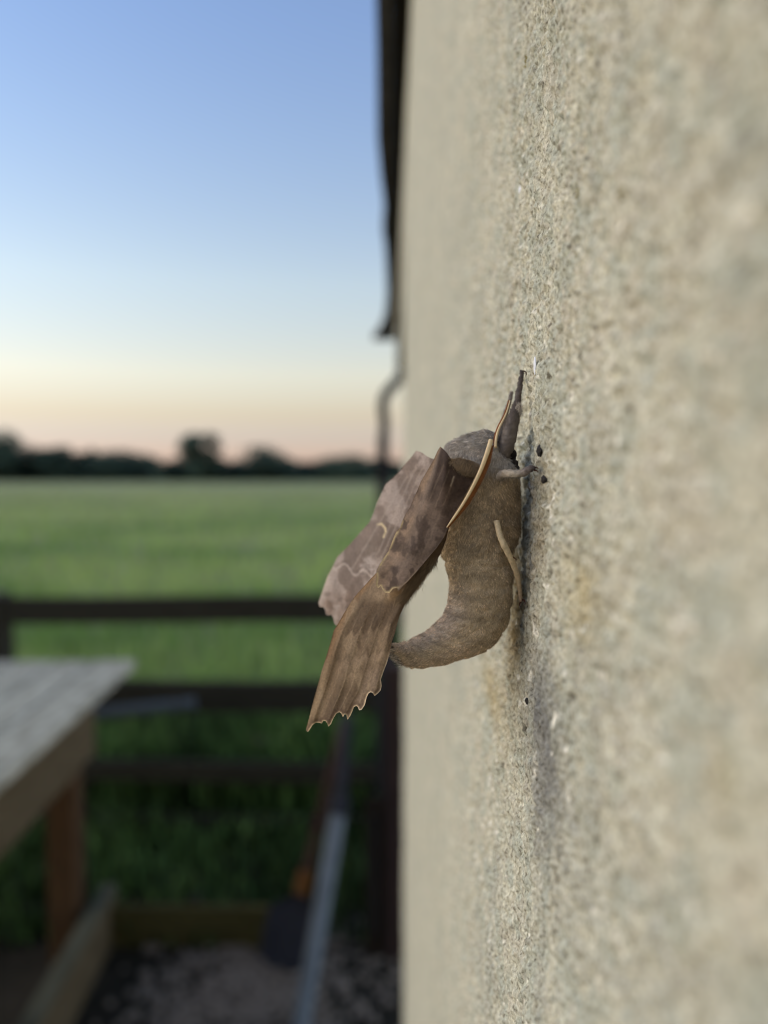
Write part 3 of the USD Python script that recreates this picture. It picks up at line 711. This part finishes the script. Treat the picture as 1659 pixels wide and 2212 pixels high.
UPPER = [(822, 516), (806, 542), (785, 590), (750, 650), (715, 710), (682, 790), (655, 850), (625, 900), (607, 940), (600, 965), (580, 985), (560, 1030), (535, 1095), (510, 1130),
         (488, 1168), (468, 1205), (471, 1240), (465, 1284), (477, 1301), (493, 1288), (501, 1308), (516, 1326), (540, 1327), (560, 1303), (583, 1298), (589, 1318), (612, 1290),
         (640, 1265), (690, 1210), (740, 1150), (800, 1080), (842, 1020), (872, 950), (905, 880), (960, 780), (1010, 690), (1032, 650), (1010, 622), (940, 612), (895, 604), (878, 580), (858, 550), (838, 530)]
def upper_col(x, y, ed):
    base = np.array([0.125, 0.098, 0.082]); col = np.repeat(base[None], len(x), 0)
    s = (x - (822 - (y - 518) * 0.46)) / np.maximum(30, 0.5 * (y - 480))     # 0 at the fold, 1 at the right
    col = mixc(col, [0.225, 0.172, 0.130], 1 - sm(0.05, 0.30, s))
    col = mixc(col, [0.040, 0.026, 0.020], sm(0.22, 0.50, s) * (1 - sm(720, 940, y)) * 0.95)  # dark brown wing root, with the hinge shadow painted into the colour
    n1 = fb(x, y, 95, 5); col = mixc(col, [0.075, 0.054, 0.044], sm(0.52, 0.66, n1) * 0.8)
    col = mixc(col, [0.17, 0.135, 0.115], sm(0.55, 0.75, fb(x + 300, y, 120, 6)) * 0.6)
    col = mixc(col, [0.072, 0.054, 0.042], sm(985, 1040, y) * (1 - sm(1090, 1150, y)) * sm(0.45, 0.6, fb(x, y, 60, 8)) * 0.9)
    for vy in ((840, 620, 590, 1240), (870, 650, 650, 1230), (905, 680, 700, 1180)):
        d = seg_dist(x, y, [vy[:2], vy[2:]]); col = mixc(col, [0.19, 0.15, 0.12], np.exp(-(d / 4) ** 2) * 0.35)
    n2 = fb(x * 1.6 + y * 0.7, y * 0.5, 42, 12); col = col * (0.72 + 0.56 * n2)[:, None]
    col = mixc(col, [0.060, 0.043, 0.035], sm(0.60, 0.70, fb(x + 50, y * 0.7, 48, 13)) * sm(760, 900, y) * 0.8)
    cream_ = [0.47, 0.40, 0.24]
    d1 = seg_dist(x, y, [(610, 930), (598, 965), (565, 1020), (535, 1098), (490, 1168), (470, 1210), (472, 1245), (467, 1284), (478, 1299), (493, 1288), (502, 1308), (517, 1325), (540, 1326), (560, 1303), (586, 1299)])
    dash = np.clip(0.45 + 0.9 * fb(x, y, 40, 9), 0, 1) * np.where((y > 1085) & (y < 1102) | (y > 968) & (y < 985) | (y > 1180) & (y < 1215), 0.35, 1.0)
    col = mixc(col, cream_, np.exp(-(d1 / 7.5) ** 2) * dash)
    d2 = seg_dist(x, y, [(586, 1300), (640, 1265), (690, 1205)]); col = mixc(col, [0.25, 0.20, 0.14], np.exp(-(d2 / 5) ** 2) * 0.7)
    d3 = seg_dist(x, y, [(897, 683), (880, 735)]); col = mixc(col, [0.34, 0.30, 0.24], np.exp(-(d3 / 3.5) ** 2) * 0.8)
    return col
def upper_pleat(q):
    s = (q[:, 0] - (822 - (q[:, 1] - 518) * 0.46)) / np.maximum(40, 0.5 * (q[:, 1] - 460))
    return 0.00022 * np.sin(s * 11 + 1.5 * fb(q[:, 0], q[:, 1], 200, 16)) * np.exp(-np.abs(s) * 0.8) * sm(520, 700, q[:, 1]) + 0.0004 * (fb(q[:, 0], q[:, 1], 130, 15) - 0.5)
wing("near_hindwing", UPPER, [(822, 518, .1195), (870, 580, .1178), (940, 620, .1188), (1030, 650, .1192), (750, 650, .1205), (680, 790, .1212), (600, 950, .1212), (535, 1095, .1205), (468, 1205, .1190),
     (540, 1325, .1170), (640, 1265, .1165), (740, 1150, .1165), (840, 1030, .1170), (905, 880, .1175), (760, 850, .1180), (650, 1080, .1178), (830, 700, .1172), (960, 780, .1182)], upper_col, pleats=upper_pleat)

LOWER = [(472, 1212), (440, 1245), (400, 1290), (350, 1345), (300, 1420), (260, 1490), (232, 1535), (215, 1600), (190, 1680), (165, 1760), (140, 1850), (115, 1940), (95, 2020), (77, 2086), (88, 2097), (98, 2085),
         (115, 2058), (132, 2046), (150, 2046), (166, 2050), (174, 2036), (186, 2036), (196, 2050), (203, 2068), (217, 2052), (230, 2022), (246, 1996), (262, 1987), (274, 1994), (283, 2014), (291, 2000), (301, 2000), (308, 2030),
         (322, 2010), (334, 1986), (343, 1960), (356, 1952), (366, 1960), (373, 1977), (386, 1974), (404, 1948), (414, 1906), (424, 1884), (438, 1876), (450, 1884), (458, 1898), (478, 1882), (492, 1866), (497, 1842), (493, 1806),
         (508, 1762), (525, 1718), (540, 1670), (548, 1630), (556, 1590), (570, 1552), (581, 1508), (598, 1450), (625, 1395), (660, 1345), (700, 1295), (750, 1225), (790, 1165), (826, 1108), (852, 1040), (872, 960), (880, 900), (845, 900), (700, 1000), (560, 1150)]
def lower_col(x, y, ed):
    col = np.repeat(np.array([[0.155, 0.118, 0.082]]), len(x), 0)
    w = fb(x, y, 150, 21)
    # across: 0 at the left (hind) edge, 1 at the right edge
    le = np.interp(y, [1212, 1345, 1490, 1600, 1850, 2086], [472, 350, 260, 215, 140, 77]); re = np.interp(y, [1212, 1345, 1508, 1670, 1866, 2090], [770, 660, 581, 540, 495, 330])
    s = (x - le) / np.maximum(20, re - le)
    col = mixc(col, [0.225, 0.170, 0.112], (1 - sm(0.08, 0.26, s)) * sm(1600, 1800, y))
    col = mixc(col, [0.20, 0.125, 0.066], (1 - sm(0.03, 0.16, s)) * (1 - sm(1640, 1760, y)) * 0.7)
    dk = [0.070, 0.048, 0.030]
    wob = 30 * (fb(x, y, 45, 24) - 0.5)
    col = mixc(col, [0.095, 0.068, 0.044], sm(1760, 1850, y - 60 * s) * sm(0.2, 0.3, s) * (1 - sm(0.60, 0.72, s)) * 0.8)
    col = mixc(col, [0.190, 0.150, 0.120], sm(0.62, 0.78, s) * sm(1700, 1790, y) * 0.7)
    col = mixc(col, [0.075, 0.052, 0.036], sm(0.80, 0.98, s) * (1 - sm(1560, 1700, y)) * 0.8)
    col = mixc(col, [0.17, 0.11, 0.05], np.exp(-((y - 1345 - 60 * (0.6 - s)) / 50) ** 2) * sm(0.45, 0.7, s) * 0.6)
    col = mixc(col, [0.085, 0.060, 0.040], sm(0.54, 0.66, fb(x * 1.3, y * 0.55, 90, 36)) * sm(0.2, 0.35, s) * 0.7)
    col = mixc(col, [0.24, 0.19, 0.135], sm(0.56, 0.70, fb(x * 1.5 + 400, y * 0.5, 80, 37)) * 0.6)
    # between the veins each cell carries its own step of the cross bands
    cell = s * 7.5 + 0.6 * (fb(x, y, 220, 35) - 0.5); fr = np.abs(2 * (cell - np.floor(cell)) - 1); st = np.sin(np.floor(cell) * 12.9) * 24
    e1 = 1548 - 90 * (s - 0.4) + st - 42 * fr + wob * 0.8
    b1 = sm(1335, 1400, y + wob) * (1 - sm(e1 - 10, e1 + 14, y))
    col = mixc(col, dk, b1 * sm(0.12, 0.22, s) * 0.80)
    e2 = 1668 - 80 * (s - 0.5) - st + 40 * fr + wob
    col = mixc(col, dk, np.exp(-((y - e2) / 13) ** 2) * sm(0.14, 0.24, s) * 0.75 * np.clip(2.2 * fb(x, y, 70, 30) - 0.4, 0.15, 1))
    col = mixc(col, [0.21, 0.165, 0.125], np.exp(-((y - e2 - 42) / 26) ** 2) * sm(0.2, 0.3, s) * 0.6)
    col = mixc(col, [0.12, 0.088, 0.06], np.exp(-((y - e2 - 95) / 12) ** 2) * sm(0.2, 0.3, s) * 0.45)
    vein = np.exp(-((cell - np.round(cell)) / 0.055) ** 2); col = mixc(col, [0.26, 0.21, 0.15], vein * sm(1420, 1520, y) * sm(0.2, 0.3, s) * 0.35)
    col = col * (0.74 + 0.52 * w)[:, None]
    fine = fb(x * 3.2 + y * 1.0, y * 0.22, 30, 27); col = col * (0.86 + 0.28 * fine)[:, None]
    for a, b in (((470, 1620), (415, 1860)), ((500, 1480), (400, 1800)), ((545, 1500), (470, 1840)), ((430, 1560), (330, 1850)), ((400, 1500), (250, 1930)), ((540, 1640), (490, 1800))):
        d = seg_dist(x, y, [a, b]); col = mixc(col, [0.30, 0.245, 0.17], np.exp(-(d / 2.5) ** 2) * 0.3 * (0.4 + fb(x, y, 60, 29)))
    scal = sm(1870, 1990, y + 0.45 * (x - 300)) * (y > 1750)
    col = mixc(col, [0.075, 0.050, 0.034], np.exp(-((ed - 15) / 9) ** 2) * scal * 0.8)
    col = mixc(col, [0.52, 0.43, 0.28], np.exp(-(ed / 4.6) ** 2) * scal * (x > 90) * np.clip(1.7 * fb(x, y, 28, 33) - 0.1, 0, 1))
    col = mixc(col, [0.55, 0.48, 0.38], np.exp(-(ed / 4.0) ** 2) * sm(1660, 1720, y) * (s > 0.8) * 0.8)
    return col
def lower_pleat(q):
    x, y = q[:, 0], q[:, 1]; le = np.interp(y, [1212, 1345, 1490, 1600, 1850, 2086], [472, 350, 260, 215, 140, 77]); re = np.interp(y, [1212, 1345, 1508, 1670, 1866, 2090], [770, 660, 581, 540, 495, 330])
    s = (x - le) / np.maximum(20, re - le)
    cell = s * 7.5 + 0.6 * (fb(x, y, 220, 35) - 0.5)
    return -0.00009 * np.exp(-((cell - np.round(cell)) / 0.09) ** 2) * sm(1380, 1500, y) + 0.00011 * np.sin(s * 26 + 3 * fb(x, y, 160, 28)) * sm(1300, 1600, y) + 0.0006 * np.exp(-((s - 0.18) / 0.07) ** 2) * sm(1500, 1800, y) - 0.0003 * np.exp(-((s - 0.9) / 0.06) ** 2)
wing("near_forewing", LOWER, [(880, 900, .1200), (700, 1000, .1205), (560, 1150, .1222), (472, 1212, .1220), (350, 1345, .1232), (232, 1535, .1236), (165, 1760, .1240), (78, 2088, .1240), (200, 2060, .1222), (300, 2020, .1210), (400, 1940, .1200),
     (492, 1866, .1192), (540, 1670, .1186), (598, 1450, .1182), (700, 1295, .1182), (826, 1108, .1190), (450, 1450, .1205), (380, 1700, .1206), (560, 1330, .1190), (640, 1200, .1190)], lower_col, pleats=lower_pleat)

FAR = [(688, 540), (662, 575), (636, 605), (600, 650), (560, 690), (520, 725), (496, 775), (470, 830), (450, 890), (430, 935), (400, 968), (370, 1003), (325, 1053), (280, 1100), (250, 1130), (225, 1185), (200, 1230), (180, 1285), (160, 1345),
       (147, 1385), (157, 1405), (172, 1404), (184, 1418), (188, 1446), (203, 1452), (214, 1446), (228, 1462), (234, 1492), (242, 1508), (275, 1500), (340, 1430), (430, 1330), (520, 1230), (640, 1060), (790, 960), (862, 900), (905, 780), (905, 660), (850, 610), (820, 590), (772, 582), (745, 568), (718, 548)]
def far_col(x, y, ed):
    col = np.repeat(np.array([[0.235, 0.200, 0.190]]), len(x), 0)
    s = (x - np.interp(y, [540, 725, 930, 1130, 1385, 1508], [688, 520, 430, 250, 147, 242]))
    col = mixc(col, [0.115, 0.086, 0.072], sm(0.46, 0.58, fb(x, y, 110, 41)) * 0.8)
    col = mixc(col, [0.110, 0.083, 0.068], sm(940, 1000, y) * (1 - sm(1120, 1170, y + 40 * (fb(x, y, 40, 43) - .5))) * sm(60, 130, s) * 0.8)
    col = mixc(col, [0.36, 0.32, 0.315], sm(0.52, 0.66, fb(x + 90, y * 1.3, 90, 44)) * sm(1080, 1150, y) * 0.8)
    col = mixc(col, [0.30, 0.26, 0.25], (1 - sm(20, 60, s)) * sm(1100, 1200, y) * 0.7)
    col = mixc(col, [0.15, 0.105, 0.085], sm(1280, 1400, y) * sm(0.4, 0.6, fb(x, y, 80, 47)) * 0.6)
    col = mixc(col, [0.14, 0.10, 0.09], np.exp(-(((x - 350) / 12) ** 2 + ((y - 1250) / 14) ** 2)) * 0.6)
    col = col * (0.76 + 0.48 * fb(x * 1.5, y * 0.6, 40, 49))[:, None]; col = mixc(col, [0.10, 0.075, 0.065], sm(0.62, 0.72, fb(x, y, 38, 50)) * 0.6)
    e3 = 1190 + 0.25 * (x - 300) + 26 * np.sin(x / 17.0) + 60 * (fb(x, y, 80, 51) - 0.5); col = mixc(col, [0.42, 0.375, 0.36], np.exp(-((y - e3) / 9) ** 2) * 0.5); col = mixc(col, [0.09, 0.068, 0.06], np.exp(-((y - e3 + 20) / 9) ** 2) * 0.5)
    dc = seg_dist(x, y, [(476, 948), (498, 945), (517, 968), (520, 990), (508, 1018)]); col = mixc(col, [0.50, 0.43, 0.28], np.exp(-(dc / 5.5) ** 2) * np.clip(0.2 + 1.2 * fb(x, y, 25, 46), 0, 0.9))
    col = mixc(col, [0.42, 0.37, 0.33], np.exp(-(ed / 7) ** 2) * (1 - sm(1390, 1420, y)) * sm(1150, 1250, y) * 0.7)
    for a, b in (((690, 620), (480, 1100)), ((720, 640), (420, 1300)), ((640, 680), (330, 1200))):
        d = seg_dist(x, y, [a, b]); col = mixc(col, [0.31, 0.27, 0.25], np.exp(-(d / 5) ** 2) * 0.35)
    return col
def far_pleat(q): return 0.0008 * (fb(q[:, 0], q[:, 1], 140, 48) - 0.5)
wing("far_wing", FAR, [(688, 540, .1345), (772, 582, .1300), (850, 640, .1280), (600, 650, .1370), (520, 725, .1395), (450, 890, .1400), (370, 1003, .1420), (250, 1130, .1440), (147, 1385, .1440), (242, 1508, .1400), (340, 1430, .1350),
     (520, 1230, .1300), (640, 1020, .1290), (770, 800, .1283), (880, 880, .1272), (905, 700, .1270), (480, 1050, .1340), (600, 850, .1325), (350, 1250, .1365)], far_col, pleats=far_pleat)
# hair fringe along the near forewing's right edge
fr = np.array([(640, 1372), (700, 1295), (760, 1212), (812, 1130)], float)
tq = rng.random(700); fx = np.interp(tq, np.linspace(0, 1, 4), fr[:, 0]) - rng.random(700) * 70; fy = np.interp(tq, np.linspace(0, 1, 4), fr[:, 1]) - rng.random(700) * 20 + 8
fx = np.r_[fx, np.interp(rng.random(260), np.linspace(0, 1, 4), fr[:, 0])]; fy = np.r_[fy, np.interp((fx[700:] - 640) / 172, np.linspace(0, 1, 4), fr[:, 1])]
roots = C(fx, fy, np.full(len(fx), .1180)); flow = np.repeat(((C(600, 1400, .118) - C(680, 1290, .118)) / np.linalg.norm(C(600, 1400, .118) - C(680, 1290, .118)))[None], len(fx), 0)
fur("wing_fringe", roots, np.repeat([[0.55, -0.8, -0.2]], len(fx), 0), flow, np.full((len(fx), 1), 0.0013), 0.000035, np.repeat([[0.17, 0.115, 0.06]], len(fx), 0), 8, lift=0.25)

# shoulder flap over the wing root, and the furry tip of the abdomen
sh = trimesh.creation.icosphere(4, 1.0); v0 = sh.vertices.copy()
ex_, ez_ = C(1045, 650, .1186) - C(868, 596, .1186), C(0, 0, .1186) - C(6, -20, .1186)
sh.vertices = C(956, 622, .1184) + v0[:, :1] * ex_ / 2 + v0[:, 1:2] * np.array([0, 0.0007, 0]) + v0[:, 2:] * (ez_ / np.linalg.norm(ez_)) * 34 * CPX * .1184 * (1 + 0.35 * v0[:, :1])
sh.vertices += sh.vertex_normals * (meshkit.fbm(sh.vertices / 0.0008, 2, 17) - 0.5)[:, None] * 0.0004
obj("shoulder_flap", sh, fur_skin, moth, smooth=True, col=np.repeat([[0.27, 0.20, 0.13]], len(sh.vertices), 0))
sp2, fi2 = trimesh.sample.sample_surface(sh, 5200, seed=12); nn2 = sh.face_normals[fi2]
f2 = np.repeat([[-0.35, -0.1, -0.95]], len(sp2), 0); f2 = f2 - nn2 * (f2 * nn2).sum(1, keepdims=True); f2 /= np.maximum(np.linalg.norm(f2, axis=1, keepdims=True), 1e-6)
fur("shoulder_fur", sp2, nn2, f2, np.full((len(sp2), 1), 0.0008), 0.000042, np.repeat([[0.29, 0.21, 0.13]], len(sp2), 0), 13, lift=0.3)
tk = si >= NS - 16
pt, nt, ft = pp[tk], vn[tk], fl[tk]
ft = ft * 0.4 + (C(530, 1630, DB) - C(600, 1660, DB)) / np.linalg.norm(C(530, 1630, DB) - C(600, 1660, DB)) * 0.8
tone = np.where(rng.random((len(pt), 1)) < 0.6, [[0.60, 0.54, 0.47]], [[0.10, 0.08, 0.07]])
fur("tail_tuft", pt, nt, ft, np.full((len(pt), 1), 0.0011), 0.000045, tone, 14, lift=0.35)

# ---- legs, antennae, eye
chitin = painted("leg_scales", rough=0.6, scale=5000.0, amount=0.25, spec=0.4)
claw_mat = plain("claw", (0.045, 0.012, 0.008), (0.09, 0.03, 0.02), 3000, rough=0.35)
def leg(name, pts, cols, label=None, furry=0, seed=1, claws=()):
    p = np.array(pts, float); s = spline(p, 44)                    # cx, cy, depth, radius
    q = C(s[:, 0], s[:, 1], s[:, 2]); rad = np.maximum(s[:, 3], 2.5) * CPX * s[:, 2]
    m = tube(q, rad, 16); cl = np.array(cols, float); u = np.linspace(0, 1, len(cl))
    cr = np.stack([np.interp(np.linspace(0, 1, 44), u, cl[:, k]) for k in range(3)], -1)
    nz_ = 1 + 0.5 * (meshkit.noise(m.vertices / 0.0004, seed) - 0.5)
    m.vertices += m.vertex_normals * (meshkit.noise(m.vertices / 0.00035, seed + 5) - 0.5)[:, None] * rad.mean() * 0.5
    lg = obj(name, m, chitin, moth, smooth=True, col=np.vstack([np.repeat(cr, 16, 0), cr[:1], cr[-1:]]) * nz_[:, None], **({"label": label} if label else {}))
    for cw in claws:
        c_ = spline(np.array(cw, float), 10)
        obj("claw", tube(C(c_[:, 0], c_[:, 1], c_[:, 2]), np.linspace(5, 1.5, 10) * CPX * 0.12, 8), claw_mat, lg, smooth=True)
    if furry:
        sp_, fi_ = trimesh.sample.sample_surface(m, furry, seed=seed)
        nr_ = m.face_normals[fi_]; k = np.argmin(((sp_[:, None] - q[None]) ** 2).sum(-1), 1); tg = np.gradient(q, axis=0); tg /= np.linalg.norm(tg, axis=1, keepdims=True)
        fade_ = np.interp(k, [0, 26, 36, 43], [1, 1, 0.55, 0.35])[:, None]
        fur("leg_fur", sp_, nr_, tg[k], 0.00055 * fade_, 0.000034, cr[k] * 1.1, seed, lift=0.5)
    return lg
dkb, grb, crm = (0.095, 0.072, 0.058), (0.15, 0.12, 0.098), (0.56, 0.44, 0.27)
leg("front_leg", [(1160, 575, .1225, 40), (1188, 500, .1222, 46), (1208, 430, .1225, 42), (1230, 350, .1235, 30), (1246, 285, .1245, 20), (1258, 215, .1255, 15), (1268, 150, .1262, 13), (1272, 100, .1268, 11)],
    [grb, grb, dkb, dkb, (0.06, 0.045, 0.04)], "furry near front leg reaching up the wall", 4200, 31, [[(1274, 104, .1268), (1290, 100, .1268), (1300, 112, .1268), (1292, 126, .1268)], [(1272, 106, .1270), (1284, 98, .1274), (1295, 104, .1276), (1298, 116, .1276)]])
leg("front_leg", [(1140, 480, .1310, 20), (1160, 410, .1315, 17), (1185, 330, .1320, 14), (1206, 265, .1325, 12), (1216, 212, .1328, 10)], [grb, grb, (0.16, 0.13, 0.11)], "thin far front leg behind the near one", 500, 33)
leg("middle_leg", [(1150, 690, .1185, 22), (1172, 668, .1165, 22), (1205, 664, .1152, 20), (1245, 668, .1145, 19), (1285, 660, .1140, 20), (1318, 642, .1138, 18), (1345, 640, .1136, 12)],
    [(0.22, 0.19, 0.16), (0.40, 0.34, 0.27), (0.34, 0.29, 0.23), (0.20, 0.16, 0.14), (0.06, 0.045, 0.04)], "pale grey middle leg with a dark foot on the wall", 900, 35,
    [[(1340, 634, .1137), (1355, 632, .1135), (1366, 640, .1134)], [(1342, 648, .1136), (1356, 650, .1134), (1362, 660, .1133)]])
leg("hind_leg", [(1136, 930, .1192, 17), (1146, 985, .1185, 17), (1172, 1055, .1180, 18), (1205, 1120, .1185, 17), (1230, 1180, .1195, 15), (1250, 1240, .1203, 14), (1262, 1310, .1210, 12), (1270, 1375, .1215, 10)],
    [crm, crm, (0.55, 0.43, 0.26), (0.52, 0.39, 0.23), (0.38, 0.28, 0.16), (0.25, 0.17, 0.11)], "cream hind leg running down to the wall", 0, 37,
    [[(1270, 1370, .1214), (1284, 1366, .1212), (1292, 1380, .1211), (1290, 1394, .1210)], [(1268, 1376, .1216), (1262, 1392, .1218), (1266, 1404, .1218)], [(1212, 1122, .1184), (1230, 1132, .1184), (1246, 1146, .1186)]])
q_ = rng.random((420, 2)); rc = C(1236 + 22 * q_[:, 0], 296 + 62 * q_[:, 1], np.full(420, .1233))
fur("leg_hair_tuft", rc, np.repeat([[0.75, -0.6, 0.1]], 420, 0), np.repeat([[0.5, 0, 0.75]], 420, 0), np.full((420, 1), 0.0009), 0.00004, np.repeat([[0.42, 0.37, 0.31]], 420, 0), 15, lift=0.4)
# antennae
shaft_mat = plain("antenna_cream", (0.62, 0.47, 0.27), (0.74, 0.58, 0.36), 1500, rough=0.55)
comb_mat = plain("antenna_comb", (0.17, 0.062, 0.020), (0.28, 0.11, 0.035), 2500, rough=0.6)
ant = spline([(1102, 482, .1180), (1090, 525, .1172), (1068, 590, .1164), (1038, 665, .1158), (1000, 742, .1156), (955, 822, .1157), (905, 898, .1160), (858, 964, .1164)], 60)
rad = np.interp(np.linspace(0, 1, 60), [0, 0.1, 0.5, 0.9, 1], [13, 13, 9.5, 6, 2.5]) * CPX * 0.1165
an = UsdGeom.Xform.Define(stage, fresh(str(moth.GetPath()), "antenna"))
obj("shaft", tube(C(ant[:, 0], ant[:, 1], ant[:, 2]), rad, 14), shaft_mat, an, smooth=True)
cm_ = []
for k in np.linspace(3, 58, 62):
    i = int(k); a_ = ant[i] + (k - i) * (ant[min(i + 1, 59)] - ant[i]); tdir = ant[min(i + 1, 59)] - ant[i - 1]; tdir = tdir / np.linalg.norm(tdir[:2]); nrm_ = np.array([-tdir[1], tdir[0]])
    if nrm_[0] < 0: nrm_ = -nrm_
    wdt = np.interp(k, [3, 12, 40, 58], [22, 34, 30, 8])
    b0, b1 = a_[:2] + nrm_ * 4, a_[:2] + nrm_ * wdt + tdir[:2] * 5
    q = np.array([C(*b0, a_[2] + 0.0001), C(*(b0 * .5 + b1 * .5), a_[2] + 0.0003), C(*b1, a_[2] + 0.0006)])
    cm_.append(tube(q, np.array([5.2, 5.0, 3.4]) * CPX * .1165, 7))
obj("comb", trimesh.util.concatenate(cm_), comb_mat, an, smooth=True)
ant2 = spline([(1128, 520, .1205), (1132, 470, .1215), (1150, 410, .1225), (1180, 350, .1235), (1198, 300, .1243), (1208, 262, .1250)], 40)
an2 = UsdGeom.Xform.Define(stage, fresh(str(moth.GetPath()), "antenna"))
obj("shaft", tube(C(ant2[:, 0], ant2[:, 1], ant2[:, 2]), np.linspace(8, 3, 40) * CPX * .124, 12), shaft_mat, an2, smooth=True)
obj("comb", tube(C(ant2[:, 0] - 7, ant2[:, 1] - 3, ant2[:, 2] + 0.0004), np.linspace(8, 3, 40) * CPX * .124, 8), comb_mat, an2, smooth=True)
eye_mat = plain("eye", (0.010, 0.008, 0.008), (0.02, 0.016, 0.015), 900, rough=0.25)
for cx, cy, d_, rr_, lab in ((1212, 560, .1232, 34, None),):
    s = trimesh.creation.icosphere(3, rr_ * CPX * d_); s.apply_translation(C(cx, cy, d_)); obj("eye", s, eye_mat, moth, smooth=True)
palp = []
for cx, cy, d_, rr_ in ((1228, 612, .1230, 26), (1240, 640, .1228, 22), (1222, 590, .1232, 20)):
    s = trimesh.creation.icosphere(3, rr_ * CPX * d_); s.vertices *= (0.85 + 0.3 * meshkit.noise(s.vertices / 0.0003, 3))[:, None]; s.apply_translation(C(cx, cy, d_)); palp.append(s)
pm = trimesh.util.concatenate(palp)
obj("palp", pm, fur_skin, moth, smooth=True, col=np.repeat([[0.05, 0.04, 0.034]], len(pm.vertices), 0))
